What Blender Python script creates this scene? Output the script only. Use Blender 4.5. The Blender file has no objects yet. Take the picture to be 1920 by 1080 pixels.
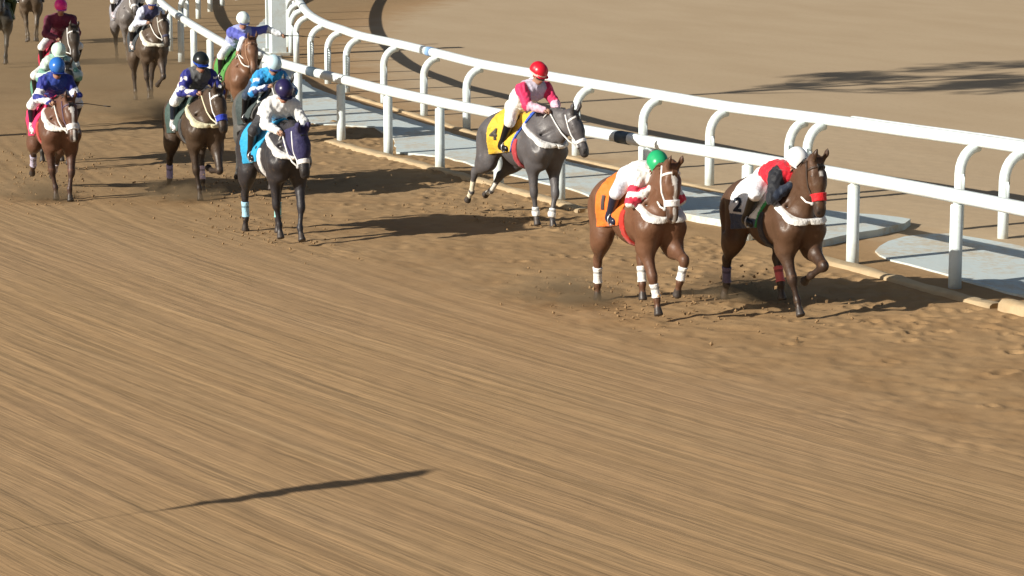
import bpy, math, random
import numpy as np
from mathutils import Vector, Matrix, noise as mnoise
R = math.radians
SC = bpy.context.scene
COL = SC.collection
rng = np.random.default_rng(7)
random.seed(7)

# ------------------------------------------------------------ camera, sky, sun
CAM_H, PITCH, FPX = 4.95, R(9.31), 5000.0
G = CAM_H / 5.7
cd = bpy.data.cameras.new("camera"); cam = bpy.data.objects.new("camera", cd); COL.objects.link(cam)
cam.location = (0, 0, CAM_H); cam.rotation_euler = (R(90) - PITCH, 0, 0)
cd.sensor_width = 36; cd.lens = 36 * FPX / 1920; cd.clip_start = 0.5; cd.clip_end = 6000
SC.camera = cam
SUN_EL, SUN_PHI = R(25), R(58)       # shadows fall to the right (+X) and away (+Y)
wd = bpy.data.worlds.new("World"); SC.world = wd; wd.use_nodes = True
nt = wd.node_tree
sky = nt.nodes.new('ShaderNodeTexSky'); sky.sky_type = 'NISHITA'; sky.sun_disc = False
sky.sun_elevation = SUN_EL
sdir = Vector((math.sin(SUN_PHI) * math.cos(SUN_EL), math.cos(SUN_PHI) * math.cos(SUN_EL), -math.sin(SUN_EL)))
sky.sun_rotation = math.atan2(-sdir.x, -sdir.y)
sky.dust_density = 2.0
bg = nt.nodes['Background']; bg.inputs['Strength'].default_value = 0.045
nt.links.new(sky.outputs[0], bg.inputs[0])
sd = bpy.data.lights.new("sun", 'SUN'); sd.energy = 5.0; sd.angle = R(0.5); sd.color = (1, 0.93, 0.82)
sun = bpy.data.objects.new("sun", sd); COL.objects.link(sun)
sun.rotation_euler = sdir.to_track_quat('-Z', 'Y').to_euler()
SC.view_settings.view_transform = 'Standard'; SC.view_settings.look = 'None'
SC.view_settings.exposure = 0.38; SC.view_settings.gamma = 1

def gp(px, py):
    """ground point seen at a photo pixel"""
    a = PITCH + math.atan((py - 540) / FPX)
    D = CAM_H / math.tan(a)
    depth = D * math.cos(PITCH) + CAM_H * math.sin(PITCH)
    return Vector(((px - 960) / FPX * depth, D, 0))

TC = np.array((93.0, 83.0)) * G          # centre of the bend

# ------------------------------------------------------------ materials
def newmat(name):
    m = bpy.data.materials.new(name); m.use_nodes = True
    return m, m.node_tree, m.node_tree.nodes['Principled BSDF']
def nd(t, ty, **kw):
    n = t.nodes.new(ty)
    for k, v in kw.items(): setattr(n, k, v)
    return n
def mth(t, op, a, b=None, c=None):
    n = nd(t, 'ShaderNodeMath', operation=op)
    for i, v in enumerate((a, b, c)):
        if v is None: continue
        if isinstance(v, (int, float)): n.inputs[i].default_value = v
        else: t.links.new(v, n.inputs[i])
    return n.outputs[0]
def mixc(t, f, a, b, mode='MIX'):
    n = nd(t, 'ShaderNodeMix', data_type='RGBA', blend_type=mode)
    for s, v in ((n.inputs[0], f), (n.inputs[6], a), (n.inputs[7], b)):
        if isinstance(v, (int, float)): s.default_value = v
        elif isinstance(v, tuple): s.default_value = (*v, 1)
        else: t.links.new(v, s)
    return n.outputs[2]
def noise(t, vec, scale, detail=3, rough=.55):
    n = nd(t, 'ShaderNodeTexNoise'); n.inputs['Scale'].default_value = scale
    n.inputs['Detail'].default_value = detail; n.inputs['Roughness'].default_value = rough
    if vec is not None: t.links.new(vec, n.inputs['Vector'])
    return n.outputs[0]
def ramp(t, v, lo, hi):
    n = nd(t, 'ShaderNodeMapRange'); n.clamp = True
    n.inputs[1].default_value = lo; n.inputs[2].default_value = hi
    t.links.new(v, n.inputs[0]); return n.outputs[0]
def bump(t, b, h, s, d=0.01):
    n = nd(t, 'ShaderNodeBump'); n.inputs['Strength'].default_value = s; n.inputs['Distance'].default_value = d
    t.links.new(h, n.inputs['Height']); t.links.new(n.outputs[0], b.inputs['Normal'])

def attr_mat(name, rough, nscale, var, bstr, bdist, spec=.5, sheen=0, stretch=None):
    m, t, b = newmat(name)
    a = nd(t, 'ShaderNodeAttribute', attribute_name='Col')
    co = nd(t, 'ShaderNodeTexCoord').outputs['Object']
    if stretch:
        mp = nd(t, 'ShaderNodeMapping'); mp.inputs['Scale'].default_value = stretch
        t.links.new(co, mp.inputs[0]); co = mp.outputs[0]
    n1 = noise(t, co, nscale, 4)
    f = nd(t, 'ShaderNodeMapRange'); f.inputs[3].default_value = 1 - var; f.inputs[4].default_value = 1 + var
    t.links.new(n1, f.inputs[0])
    cc = nd(t, 'ShaderNodeCombineColor')
    for i in range(3): t.links.new(f.outputs[0], cc.inputs[i])
    c = mixc(t, 1.0, a.outputs['Color'], cc.outputs[0], 'MULTIPLY')
    if name == 'horse_coat':        # dried splashes of track sand
        dn = ramp(t, noise(t, co, 14, 6, .75), .56, .72); c = mixc(t, mth(t, 'MULTIPLY', dn, .30), c, (.24, .155, .085))
        t.links.new(mth(t, 'ADD', mth(t, 'MULTIPLY', n1, .35), .30), b.inputs['Roughness'])
    t.links.new(c, b.inputs['Base Color'])
    b.inputs['Roughness'].default_value = rough; b.inputs['Specular IOR Level'].default_value = spec
    if sheen: b.inputs['Sheen Weight'].default_value = sheen
    bump(t, b, n1, bstr, bdist)
    return m
M_COAT = attr_mat('horse_coat', .46, 6, .36, .5, .03, .42)
M_HAIR = attr_mat('horse_hair', .5, 30, .4, .4, .01, .4)
M_CLOTH = attr_mat('silk_cloth', .62, 9, .10, .9, .03, .3, .2)
M_LEATH = attr_mat('tack_leather', .5, 25, .15, .3, .005, .4)
M_SHELL = attr_mat('helmet_shell', .3, 6, .05, .1, .003, .5)
M_SKIN = attr_mat('skin', .5, 15, .08, .2, .004, .4)

def flat_mat(name, col, rough=.5, var=.12, scale=6, dirt=None, metal=0):
    m, t, b = newmat(name)
    co = nd(t, 'ShaderNodeTexCoord').outputs['Object']
    n1 = noise(t, co, scale, 5, .6)
    c = mixc(t, n1, tuple(x * (1 - var) for x in col), tuple(min(1, x * (1 + var)) for x in col))
    if dirt:
        n2 = ramp(t, noise(t, co, 2.3, 6, .75), .48, .70)
        c = mixc(t, mth(t, 'MULTIPLY', n2, .6), c, dirt)
    t.links.new(c, b.inputs['Base Color']); b.inputs['Roughness'].default_value = rough
    b.inputs['Metallic'].default_value = metal
    bump(t, b, n1, .15, .01)
    return m
M_RAIL = flat_mat('rail_paint', (.84, .91, .91), .38, .05, 5, (.62, .62, .56))
M_POST = flat_mat('post_paint', (.76, .86, .88), .5, .07, 7, (.55, .52, .42))
M_DARK = flat_mat('joint_band', (.06, .09, .12), .5)
M_BLUE = flat_mat('blue_band', (.25, .42, .68), .5)
M_INK = flat_mat('stencil_ink', (.30, .36, .38), .7)
M_CLOD = flat_mat('clod_sand', (.26, .165, .08), .95, .3, 9)
M_KERB = flat_mat('kerb_sand_concrete', (.46, .35, .21), .95, .22, 6, (.36, .25, .13))
M_BARK = flat_mat('tree_bark', (.16, .11, .07), .9, .3, 20)
M_LEAF = flat_mat('tree_leaf', (.06, .10, .04), .6, .3, 8)
M_STEEL = flat_mat('steel', (.55, .55, .55), .35, .1, 8, None, .6)

def slab_mat():
    m, t, b = newmat('concrete_slab')
    co = nd(t, 'ShaderNodeTexCoord').outputs['Object']
    n = noise(t, co, .8, 6, .65); n2 = noise(t, co, 9, 5, .7)
    c = mixc(t, n, (.46, .53, .53), (.62, .70, .70))
    sandy = ramp(t, mth(t, 'ADD', mth(t, 'MULTIPLY', n, .6), mth(t, 'MULTIPLY', n2, .4)), .48, .60)
    c = mixc(t, mth(t, 'MULTIPLY', sandy, .75), c, (.50, .40, .26))
    t.links.new(c, b.inputs['Base Color']); b.inputs['Roughness'].default_value = .85
    bump(t, b, n2, .4, .01)
    return m
M_SLAB = slab_mat()

def ground_mat():
    m, t, b = newmat('race_sand')
    L = t.links
    pos = nd(t, 'ShaderNodeNewGeometry').outputs['Position']
    sub = nd(t, 'ShaderNodeVectorMath', operation='SUBTRACT'); L.new(pos, sub.inputs[0]); sub.inputs[1].default_value = (TC[0], TC[1], 0)
    scl = nd(t, 'ShaderNodeVectorMath', operation='SCALE'); L.new(sub.outputs[0], scl.inputs[0]); scl.inputs['Scale'].default_value = 1 / G
    sx = nd(t, 'ShaderNodeSeparateXYZ'); L.new(scl.outputs[0], sx.inputs[0])
    rad = mth(t, 'SQRT', mth(t, 'ADD', mth(t, 'MULTIPLY', sx.outputs[0], sx.outputs[0]), mth(t, 'MULTIPLY', sx.outputs[1], sx.outputs[1])))
    ang = mth(t, 'MULTIPLY', mth(t, 'ARCTAN2', mth(t, 'MULTIPLY', sx.outputs[1], -1), mth(t, 'MULTIPLY', sx.outputs[0], -1)), 105)
    # the harrow was pulled on a much wider arc than the bend itself
    wob = mth(t, 'MULTIPLY', noise(t, pos, .4, 2), .05)
    hx = mth(t, 'SUBTRACT', sx.outputs[0], 74.0); hy = mth(t, 'SUBTRACT', sx.outputs[1], 57.0)
    rw = mth(t, 'ADD', mth(t, 'SQRT', mth(t, 'ADD', mth(t, 'MULTIPLY', hx, hx), mth(t, 'MULTIPLY', hy, hy))), wob)
    ang = mth(t, 'MULTIPLY', mth(t, 'ARCTAN2', mth(t, 'MULTIPLY', hy, -1), mth(t, 'MULTIPLY', hx, -1)), 200)
    def streak(fr, fa, det=3, off=0):
        cb = nd(t, 'ShaderNodeCombineXYZ')
        L.new(mth(t, 'MULTIPLY', rw, fr), cb.inputs[0]); L.new(mth(t, 'MULTIPLY', ang, fa), cb.inputs[1])
        cb.inputs[2].default_value = off
        return noise(t, cb.outputs[0], 1.0, det, .55)
    s1 = streak(.9, .05, 3, 0); s2 = streak(4.2, .12, 4, 5); s3a = streak(11.0, .34, 4, 9); s4 = streak(26, 1.3, 3, 14)
    tine = mth(t, 'MULTIPLY', mth(t, 'ADD', mth(t, 'SINE', mth(t, 'MULTIPLY', mth(t, 'ADD', rw, mth(t, 'MULTIPLY', s1, .12)), 34.0)), 0.0), ramp(t, s2, .35, .65))
    s3 = mth(t, 'ADD', s3a, mth(t, 'MULTIPLY', tine, .14))
    big = noise(t, pos, .12, 4, .6); mid = noise(t, pos, 1.1, 5, .65); fine = noise(t, pos, 9, 5, .7)
    # zones by distance from the bend's centre
    jit = mth(t, 'MULTIPLY', mth(t, 'SUBTRACT', mid, .5), 3.2)
    rj = mth(t, 'ADD', rad, jit)
    churn = mth(t, 'MULTIPLY', ramp(t, mth(t, 'SUBTRACT', rj, mth(t, 'MULTIPLY', ramp(t, sx.outputs[1], -44, -26), 9.0)), 106.6, 104.2), ramp(t, rj, 98.6, 99.6))      # run over by the field
    farm = ramp(t, sx.outputs[1], -52, -20)                                             # farther along the track
    outer = ramp(t, rad, 102.5, 105.5)
    infield = ramp(t, rj, 98.4, 96.6)
    harrow = mth(t, 'MULTIPLY', outer, mth(t, 'SUBTRACT', 1.0, mth(t, 'MULTIPLY', churn, .7)))
    # colours
    c = mixc(t, ramp(t, s1, .3, .7), (.360, .230, .117), (.392, .257, .135))
    c = mixc(t, mth(t, 'MULTIPLY', ramp(t, s2, .50, .72), .30), c, (.45, .315, .175))
    c = mixc(t, mth(t, 'MULTIPLY', mth(t, 'MULTIPLY', ramp(t, s3, .50, .34), .45), harrow), c, (.25, .165, .080))
    c = mixc(t, mth(t, 'MULTIPLY', ramp(t, big, .45, .62), .35), c, (.37, .240, .140))
    cc = mixc(t, ramp(t, mid, .35, .65), (.300, .182, .084), (.365, .236, .118))
    c = mixc(t, mth(t, 'MULTIPLY', churn, .85), c, cc)
    ci = mixc(t, ramp(t, streak(.5, .12, 4, 3), .35, .65), (.455, .348, .225), (.490, .382, .252))
    c = mixc(t, mth(t, 'MULTIPLY', infield, .92), c, ci)
    c = mixc(t, mth(t, 'MULTIPLY', farm, mth(t, 'MULTIPLY', ramp(t, rad, 98, 101), .55)), c, (.26, .195, .115))
    c = mixc(t, mth(t, 'MULTIPLY', ramp(t, fine, .5, .75), .16), c, (.16, .10, .05))
    L.new(c, b.inputs['Base Color']); b.inputs['Roughness'].default_value = .95
    b.inputs['Specular IOR Level'].default_value = .15
    h = mth(t, 'MULTIPLY', harrow, mth(t, 'ADD', mth(t, 'MULTIPLY', s3, .7), mth(t, 'ADD', mth(t, 'MULTIPLY', s4, .35), mth(t, 'MULTIPLY', s2, .6))))
    h = mth(t, 'ADD', h, mth(t, 'MULTIPLY', mth(t, 'ADD', mid, mth(t, 'MULTIPLY', fine, .4)), mth(t, 'ADD', .10, mth(t, 'MULTIPLY', churn, .9))))
    bump(t, b, h, .6, .024)
    return m
M_GROUND = ground_mat()

# ------------------------------------------------------------ mesh helpers
def mkmesh(name, V, F, mat, parent=None, cols=None, smooth=True):
    me = bpy.data.meshes.new(name)
    V = np.asarray(V, dtype=np.float32)
    if isinstance(F, np.ndarray) and F.ndim == 2:
        n, k = F.shape
        me.vertices.add(len(V)); me.vertices.foreach_set('co', V.ravel())
        me.loops.add(n * k); me.loops.foreach_set('vertex_index', F.astype(np.int32).ravel())
        me.polygons.add(n); me.polygons.foreach_set('loop_start', np.arange(0, n * k, k, dtype=np.int32))
        me.update(calc_edges=True)
    else:
        me.from_pydata(V.tolist(), [], F)
    me.validate()
    me.polygons.foreach_set('use_smooth', [smooth] * len(me.polygons))
    me.materials.append(mat)
    if cols is not None:
        ca = me.color_attributes.new('Col', 'FLOAT_COLOR', 'POINT')
        c = np.ones((len(V), 4), np.float32)
        c[:, :3] = cols
        ca.data.foreach_set('color', c.ravel())
    o = bpy.data.objects.new(name, me); COL.objects.link(o)
    if parent is not None: o.parent = parent
    return o
def tag(o, label=None, cat=None, group=None, kind=None):
    if label: o['label'] = label
    if cat: o['category'] = cat
    if group: o['group'] = group
    if kind: o['kind'] = kind
    return o
def empty(name, loc, rz=0):
    o = bpy.data.objects.new(name, None); COL.objects.link(o)
    o.location = loc; o.rotation_euler = (0, 0, rz); o.empty_display_size = .2
    return o
def tube(path, rad, n=8, flat=1.0, cap=True, base=0):
    """tapered tube; returns V, F (list)"""
    P = [Vector(p) for p in path]; V = []; F = []
    rr = rad if hasattr(rad, '__len__') else [rad] * len(P)
    up = Vector((0, 0, 1)); prev = None
    for i, p in enumerate(P):
        d = (P[min(i + 1, len(P) - 1)] - P[max(i - 1, 0)]).normalized()
        if prev is None:
            s = d.cross(up)
            if s.length < .05: s = d.cross(Vector((0, 1, 0)))
            s.normalize()
        else:
            s = prev - d * prev.dot(d); s.normalize()
        prev = s; q = s.cross(d)
        for k in range(n):
            a = 2 * math.pi * k / n
            V.append(p + s * (math.cos(a) * rr[i]) + q * (math.sin(a) * rr[i] * flat))
    for i in range(len(P) - 1):
        for k in range(n):
            a = i * n + k; b2 = i * n + (k + 1) % n
            F.append([base + a, base + b2, base + b2 + n, base + a + n])
    if cap:
        F.append([base + k for k in range(n)][::-1]); F.append([base + (len(P) - 1) * n + k for k in range(n)])
    return [tuple(v) for v in V], F
class MB:
    def __init__(s): s.V = []; s.F = []; s.C = []
    def tube(s, path, rad, col=(1, 1, 1), **kw):
        v, f = tube(path, rad, base=len(s.V), **kw); s.V += v; s.F += f; s.C += [col] * len(v); return s
    def box(s, c, d, rz=0, col=(1, 1, 1), bev=0.0):
        cx, cy, cz = c; a, b_, h = d[0] / 2, d[1] / 2, d[2] / 2; k = len(s.V)
        ca, sa = math.cos(rz), math.sin(rz)
        e = bev
        lay = [(-h, 1 - 0, e), (-h + e, 1, 0), (h - e, 1, 0), (h, 1, e)] if e else [(-h, 1, 0), (h, 1, 0)]
        for z, _, ins in lay:
            for (sx_, sy_) in ((-1, -1), (1, -1), (1, 1), (-1, 1)):
                x = sx_ * (a - ins); y = sy_ * (b_ - ins)
                s.V.append((cx + x * ca - y * sa, cy + x * sa + y * ca, cz + z)); s.C.append(col)
        L = len(lay)
        for i in range(L - 1):
            for j in range(4):
                p = k + i * 4 + j; q = k + i * 4 + (j + 1) % 4
                s.F.append([p, q, q + 4, p + 4])
        s.F.append([k + 3, k + 2, k + 1, k]); t_ = k + (L - 1) * 4; s.F.append([t_, t_ + 1, t_ + 2, t_ + 3])
        return s
    def build(s, name, mat, parent=None, smooth=True, cols=True):
        return mkmesh(name, s.V, s.F, mat, parent, np.array(s.C) if cols else None, smooth)

# ------------------------------------------------------------ distance-field bodies
def lerp(a, b, t): return tuple(a[i] + (b[i] - a[i]) * t for i in range(3))
class Prim:
    __slots__ = ('a', 'b', 'ra', 'rb', 'sy', 'k', 'tag')
    def __init__(s, a, b, ra, rb, sy, k, tg):
        s.a = np.array(a, float); s.b = np.array(b, float); s.ra = ra; s.rb = rb; s.sy = sy; s.k = k; s.tag = tg
    def dist(s, X, Y, Z, want_t=False):
        a, b = s.a, s.b
        yc = a[1] if s.sy == 1 else None
        ba = b - a; L2 = float(ba @ ba) + 1e-9
        t = np.clip(((X - a[0]) * ba[0] + (Y - a[1]) * ba[1] + (Z - a[2]) * ba[2]) / L2, 0, 1)
        dx = X - a[0] - t * ba[0]; dy = (Y - a[1] - t * ba[1]) / s.sy; dz = Z - a[2] - t * ba[2]
        d = np.sqrt(dx * dx + dy * dy + dz * dz) - (s.ra + (s.rb - s.ra) * t)
        d = d * min(1, s.sy)
        return (d, t) if want_t else d
class Field:
    def __init__(s): s.p = []; s.c = []
    def carve(s, a, b, ra, rb, k):
        s.c.append(Prim(a, b, ra, rb, 1.0, k, 'cut')); return s
    def add(s, a, b, ra, rb=None, sy=1.0, k=.05, tg='body'):
        s.p.append(Prim(a, b, ra, ra if rb is None else rb, sy, k, tg)); return s
    def sub(s, *tags):
        f = Field(); f.p = [q for q in s.p if q.tag in tags]; f.c = s.c; return f
    def bounds(s, m=.05):
        lo = np.array([1e9] * 3); hi = -lo
        for q in s.p:
            for c, r in ((q.a, q.ra), (q.b, q.rb)):
                e = np.array((r, r * max(q.sy, 1), r)) + m
                lo = np.minimum(lo, c - e); hi = np.maximum(hi, c + e)
        return lo, hi
    def march(s, P0, dr, lev, mx=.45):
        D = np.zeros(len(P0)); on = np.ones(len(P0), bool)
        for _ in range(90):
            v = s.at((P0 + D[:, None] * dr).T); on = (v < lev) & (D < mx)
            if not on.any(): break
            D[on] += .005
        return D
    def at(s, p):
        X, Y, Z = p
        d = np.full(len(X), 10.0)
        for q in s.p:
            e = q.dist(X, Y, Z); h = np.maximum(q.k - np.abs(d - e), 0) / q.k
            d = np.minimum(d, e) - h * h * q.k / 4
        for q in s.c:
            e = -q.dist(X, Y, Z); h = np.maximum(q.k - np.abs(d - e), 0) / q.k
            d = np.maximum(d, e) + h * h * q.k / 4
        return d
    def mesh(s, vox, infl=0.0, clip=None, lo=None, hi=None, wrinkle=0):
        bl, bh = s.bounds(infl + 2.5 * vox)
        if lo is not None: bl = np.maximum(bl, np.array(lo) - 2 * vox)
        if hi is not None: bh = np.minimum(bh, np.array(hi) + 2 * vox)
        ax = [np.arange(bl[i], bh[i] + vox, vox) for i in range(3)]
        sh = tuple(len(a) for a in ax); D = np.full(sh, 10.0, np.float32)
        for q in s.p:
            rm = max(q.ra, q.rb); e = rm + infl + q.k + 2.5 * vox
            l = np.minimum(q.a, q.b) - e * np.array((1, max(1, q.sy), 1)); h_ = np.maximum(q.a, q.b) + e * np.array((1, max(1, q.sy), 1))
            i0 = [max(0, int((l[i] - bl[i]) / vox)) for i in range(3)]
            i1 = [min(sh[i], int((h_[i] - bl[i]) / vox) + 2) for i in range(3)]
            if any(i1[i] <= i0[i] for i in range(3)): continue
            X = ax[0][i0[0]:i1[0]][:, None, None]; Y = ax[1][i0[1]:i1[1]][None, :, None]; Z = ax[2][i0[2]:i1[2]][None, None, :]
            e_ = q.dist(X, Y, Z); S = D[i0[0]:i1[0], i0[1]:i1[1], i0[2]:i1[2]]
            hh = np.maximum(q.k - np.abs(S - e_), 0) / q.k
            D[i0[0]:i1[0], i0[1]:i1[1], i0[2]:i1[2]] = np.minimum(S, e_) - hh * hh * q.k / 4
        for q in s.c:
            e = max(q.ra, q.rb) + q.k + 3 * vox + infl
            l = np.minimum(q.a, q.b) - e; h_ = np.maximum(q.a, q.b) + e
            i0 = [max(0, int((l[i] - bl[i]) / vox)) for i in range(3)]; i1 = [min(sh[i], int((h_[i] - bl[i]) / vox) + 2) for i in range(3)]
            if any(i1[i] <= i0[i] for i in range(3)): continue
            e_ = -q.dist(ax[0][i0[0]:i1[0]][:, None, None], ax[1][i0[1]:i1[1]][None, :, None], ax[2][i0[2]:i1[2]][None, None, :])
            S = D[i0[0]:i1[0], i0[1]:i1[1], i0[2]:i1[2]]; hh = np.maximum(q.k - np.abs(S - e_), 0) / q.k
            D[i0[0]:i1[0], i0[1]:i1[1], i0[2]:i1[2]] = np.maximum(S, e_) + hh * hh * q.k / 4
        D -= infl
        X = ax[0][:, None, None]; Y = ax[1][None, :, None]; Z = ax[2][None, None, :]
        if wrinkle:
            D += wrinkle * (np.sin(X * 47 + 3 * np.sin(Y * 31)) * np.sin(Z * 39 + 2.5 * np.sin(X * 23)) + .6 * np.sin(Y * 61 + Z * 33 + 2 * np.sin(X * 40)))
        if clip is not None: D = np.maximum(D, clip(X, Y, Z) + np.zeros(sh))
        D[0] = D[-1] = 1; D[:, 0] = D[:, -1] = 1; D[:, :, 0] = D[:, :, -1] = 1
        return surfnet(D, bl, vox)
    def nearest(s, V):
        X, Y, Z = V[:, 0], V[:, 1], V[:, 2]
        best = np.full(len(V), 1e9); idx = np.zeros(len(V), int); tt = np.zeros(len(V))
        for i, q in enumerate(s.p):
            d, t = q.dist(X, Y, Z, True); m = d < best
            best[m] = d[m]; idx[m] = i; tt[m] = t[m]
        return idx, tt

def surfnet(D, org, vox):
    ins = D < 0
    c = np.zeros(tuple(n - 1 for n in D.shape), np.int8)
    for dx in (0, 1):
        for dy in (0, 1):
            for dz in (0, 1):
                c += ins[dx:D.shape[0] - 1 + dx, dy:D.shape[1] - 1 + dy, dz:D.shape[2] - 1 + dz]
    act = (c > 0) & (c < 8)
    I, J, K = np.nonzero(act); n = len(I)
    if n == 0: return np.zeros((0, 3)), np.zeros((0, 4), int)
    idm = np.full(act.shape, -1, np.int64); idm[I, J, K] = np.arange(n)
    S = np.zeros((n, 3)); W = np.zeros(n)
    for ax in range(3):
        o1, o2 = [(1, 2), (0, 2), (0, 1)][ax]
        for u in (0, 1):
            for v in (0, 1):
                off = [0, 0, 0]; off[o1] = u; off[o2] = v
                p = (I + off[0], J + off[1], K + off[2]); off2 = list(off); off2[ax] = 1
                q = (I + off2[0], J + off2[1], K + off2[2])
                a = D[p]; b = D[q]; m = (a < 0) != (b < 0)
                t = np.where(m, a / np.where(m, a - b, 1), 0)
                pt = np.zeros((n, 3)); pt[:] = off; pt[:, ax] += t
                S[m] += pt[m]; W[m] += 1
    V = (S / W[:, None] + np.stack([I, J, K], 1)) * vox + org
    Q = []
    for ax in range(3):
        o1, o2 = [(1, 2), (2, 0), (0, 1)][ax]
        sl = [slice(None)] * 3; sl2 = [slice(None)] * 3
        sl[ax] = slice(0, -1); sl2[ax] = slice(1, None)
        a = ins[tuple(sl)]; b = ins[tuple(sl2)]
        for flip, mm in ((False, a & ~b), (True, ~a & b)):
            P = np.array(np.nonzero(mm)).T
            P = P[(P[:, o1] > 0) & (P[:, o2] > 0) & (P[:, o1] < D.shape[o1] - 1) & (P[:, o2] < D.shape[o2] - 1)]
            q = []
            for (u, v) in ((-1, -1), (0, -1), (0, 0), (-1, 0)):
                R_ = P.copy(); R_[:, o1] += u; R_[:, o2] += v
                q.append(idm[R_[:, 0], R_[:, 1], R_[:, 2]])
            q = np.stack(q, 1)
            if flip: q = q[:, ::-1]
            Q.append(q)
    return V, np.concatenate(Q)

def part(name, fld, mat, parent, vox, col, off=(0, 0, 0), **kw):
    V, F = fld.mesh(vox, **kw)
    if len(F) == 0: return None
    c = col(V) if callable(col) else np.tile(np.array(col), (len(V), 1))
    return mkmesh(name, V - np.array(off), F, mat, parent, c)

def slab(p, n, th):
    """|(x-p).n| - th/2"""
    n = np.array(n, float); n /= np.linalg.norm(n); p = np.array(p, float)
    return lambda X, Y, Z: np.abs((X - p[0]) * n[0] + (Y - p[1]) * n[1] + (Z - p[2]) * n[2]) - th / 2
def cut(p, n):
    n = np.array(n, float); n /= np.linalg.norm(n)
    return lambda X, Y, Z: (X - p[0]) * n[0] + (Y - p[1]) * n[1] + (Z - p[2]) * n[2]
def allof(*f): 
    def g(X, Y, Z):
        d = f[0](X, Y, Z)
        for h in f[1:]: d = np.maximum(d, h(X, Y, Z))
        return d
    return g

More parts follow.
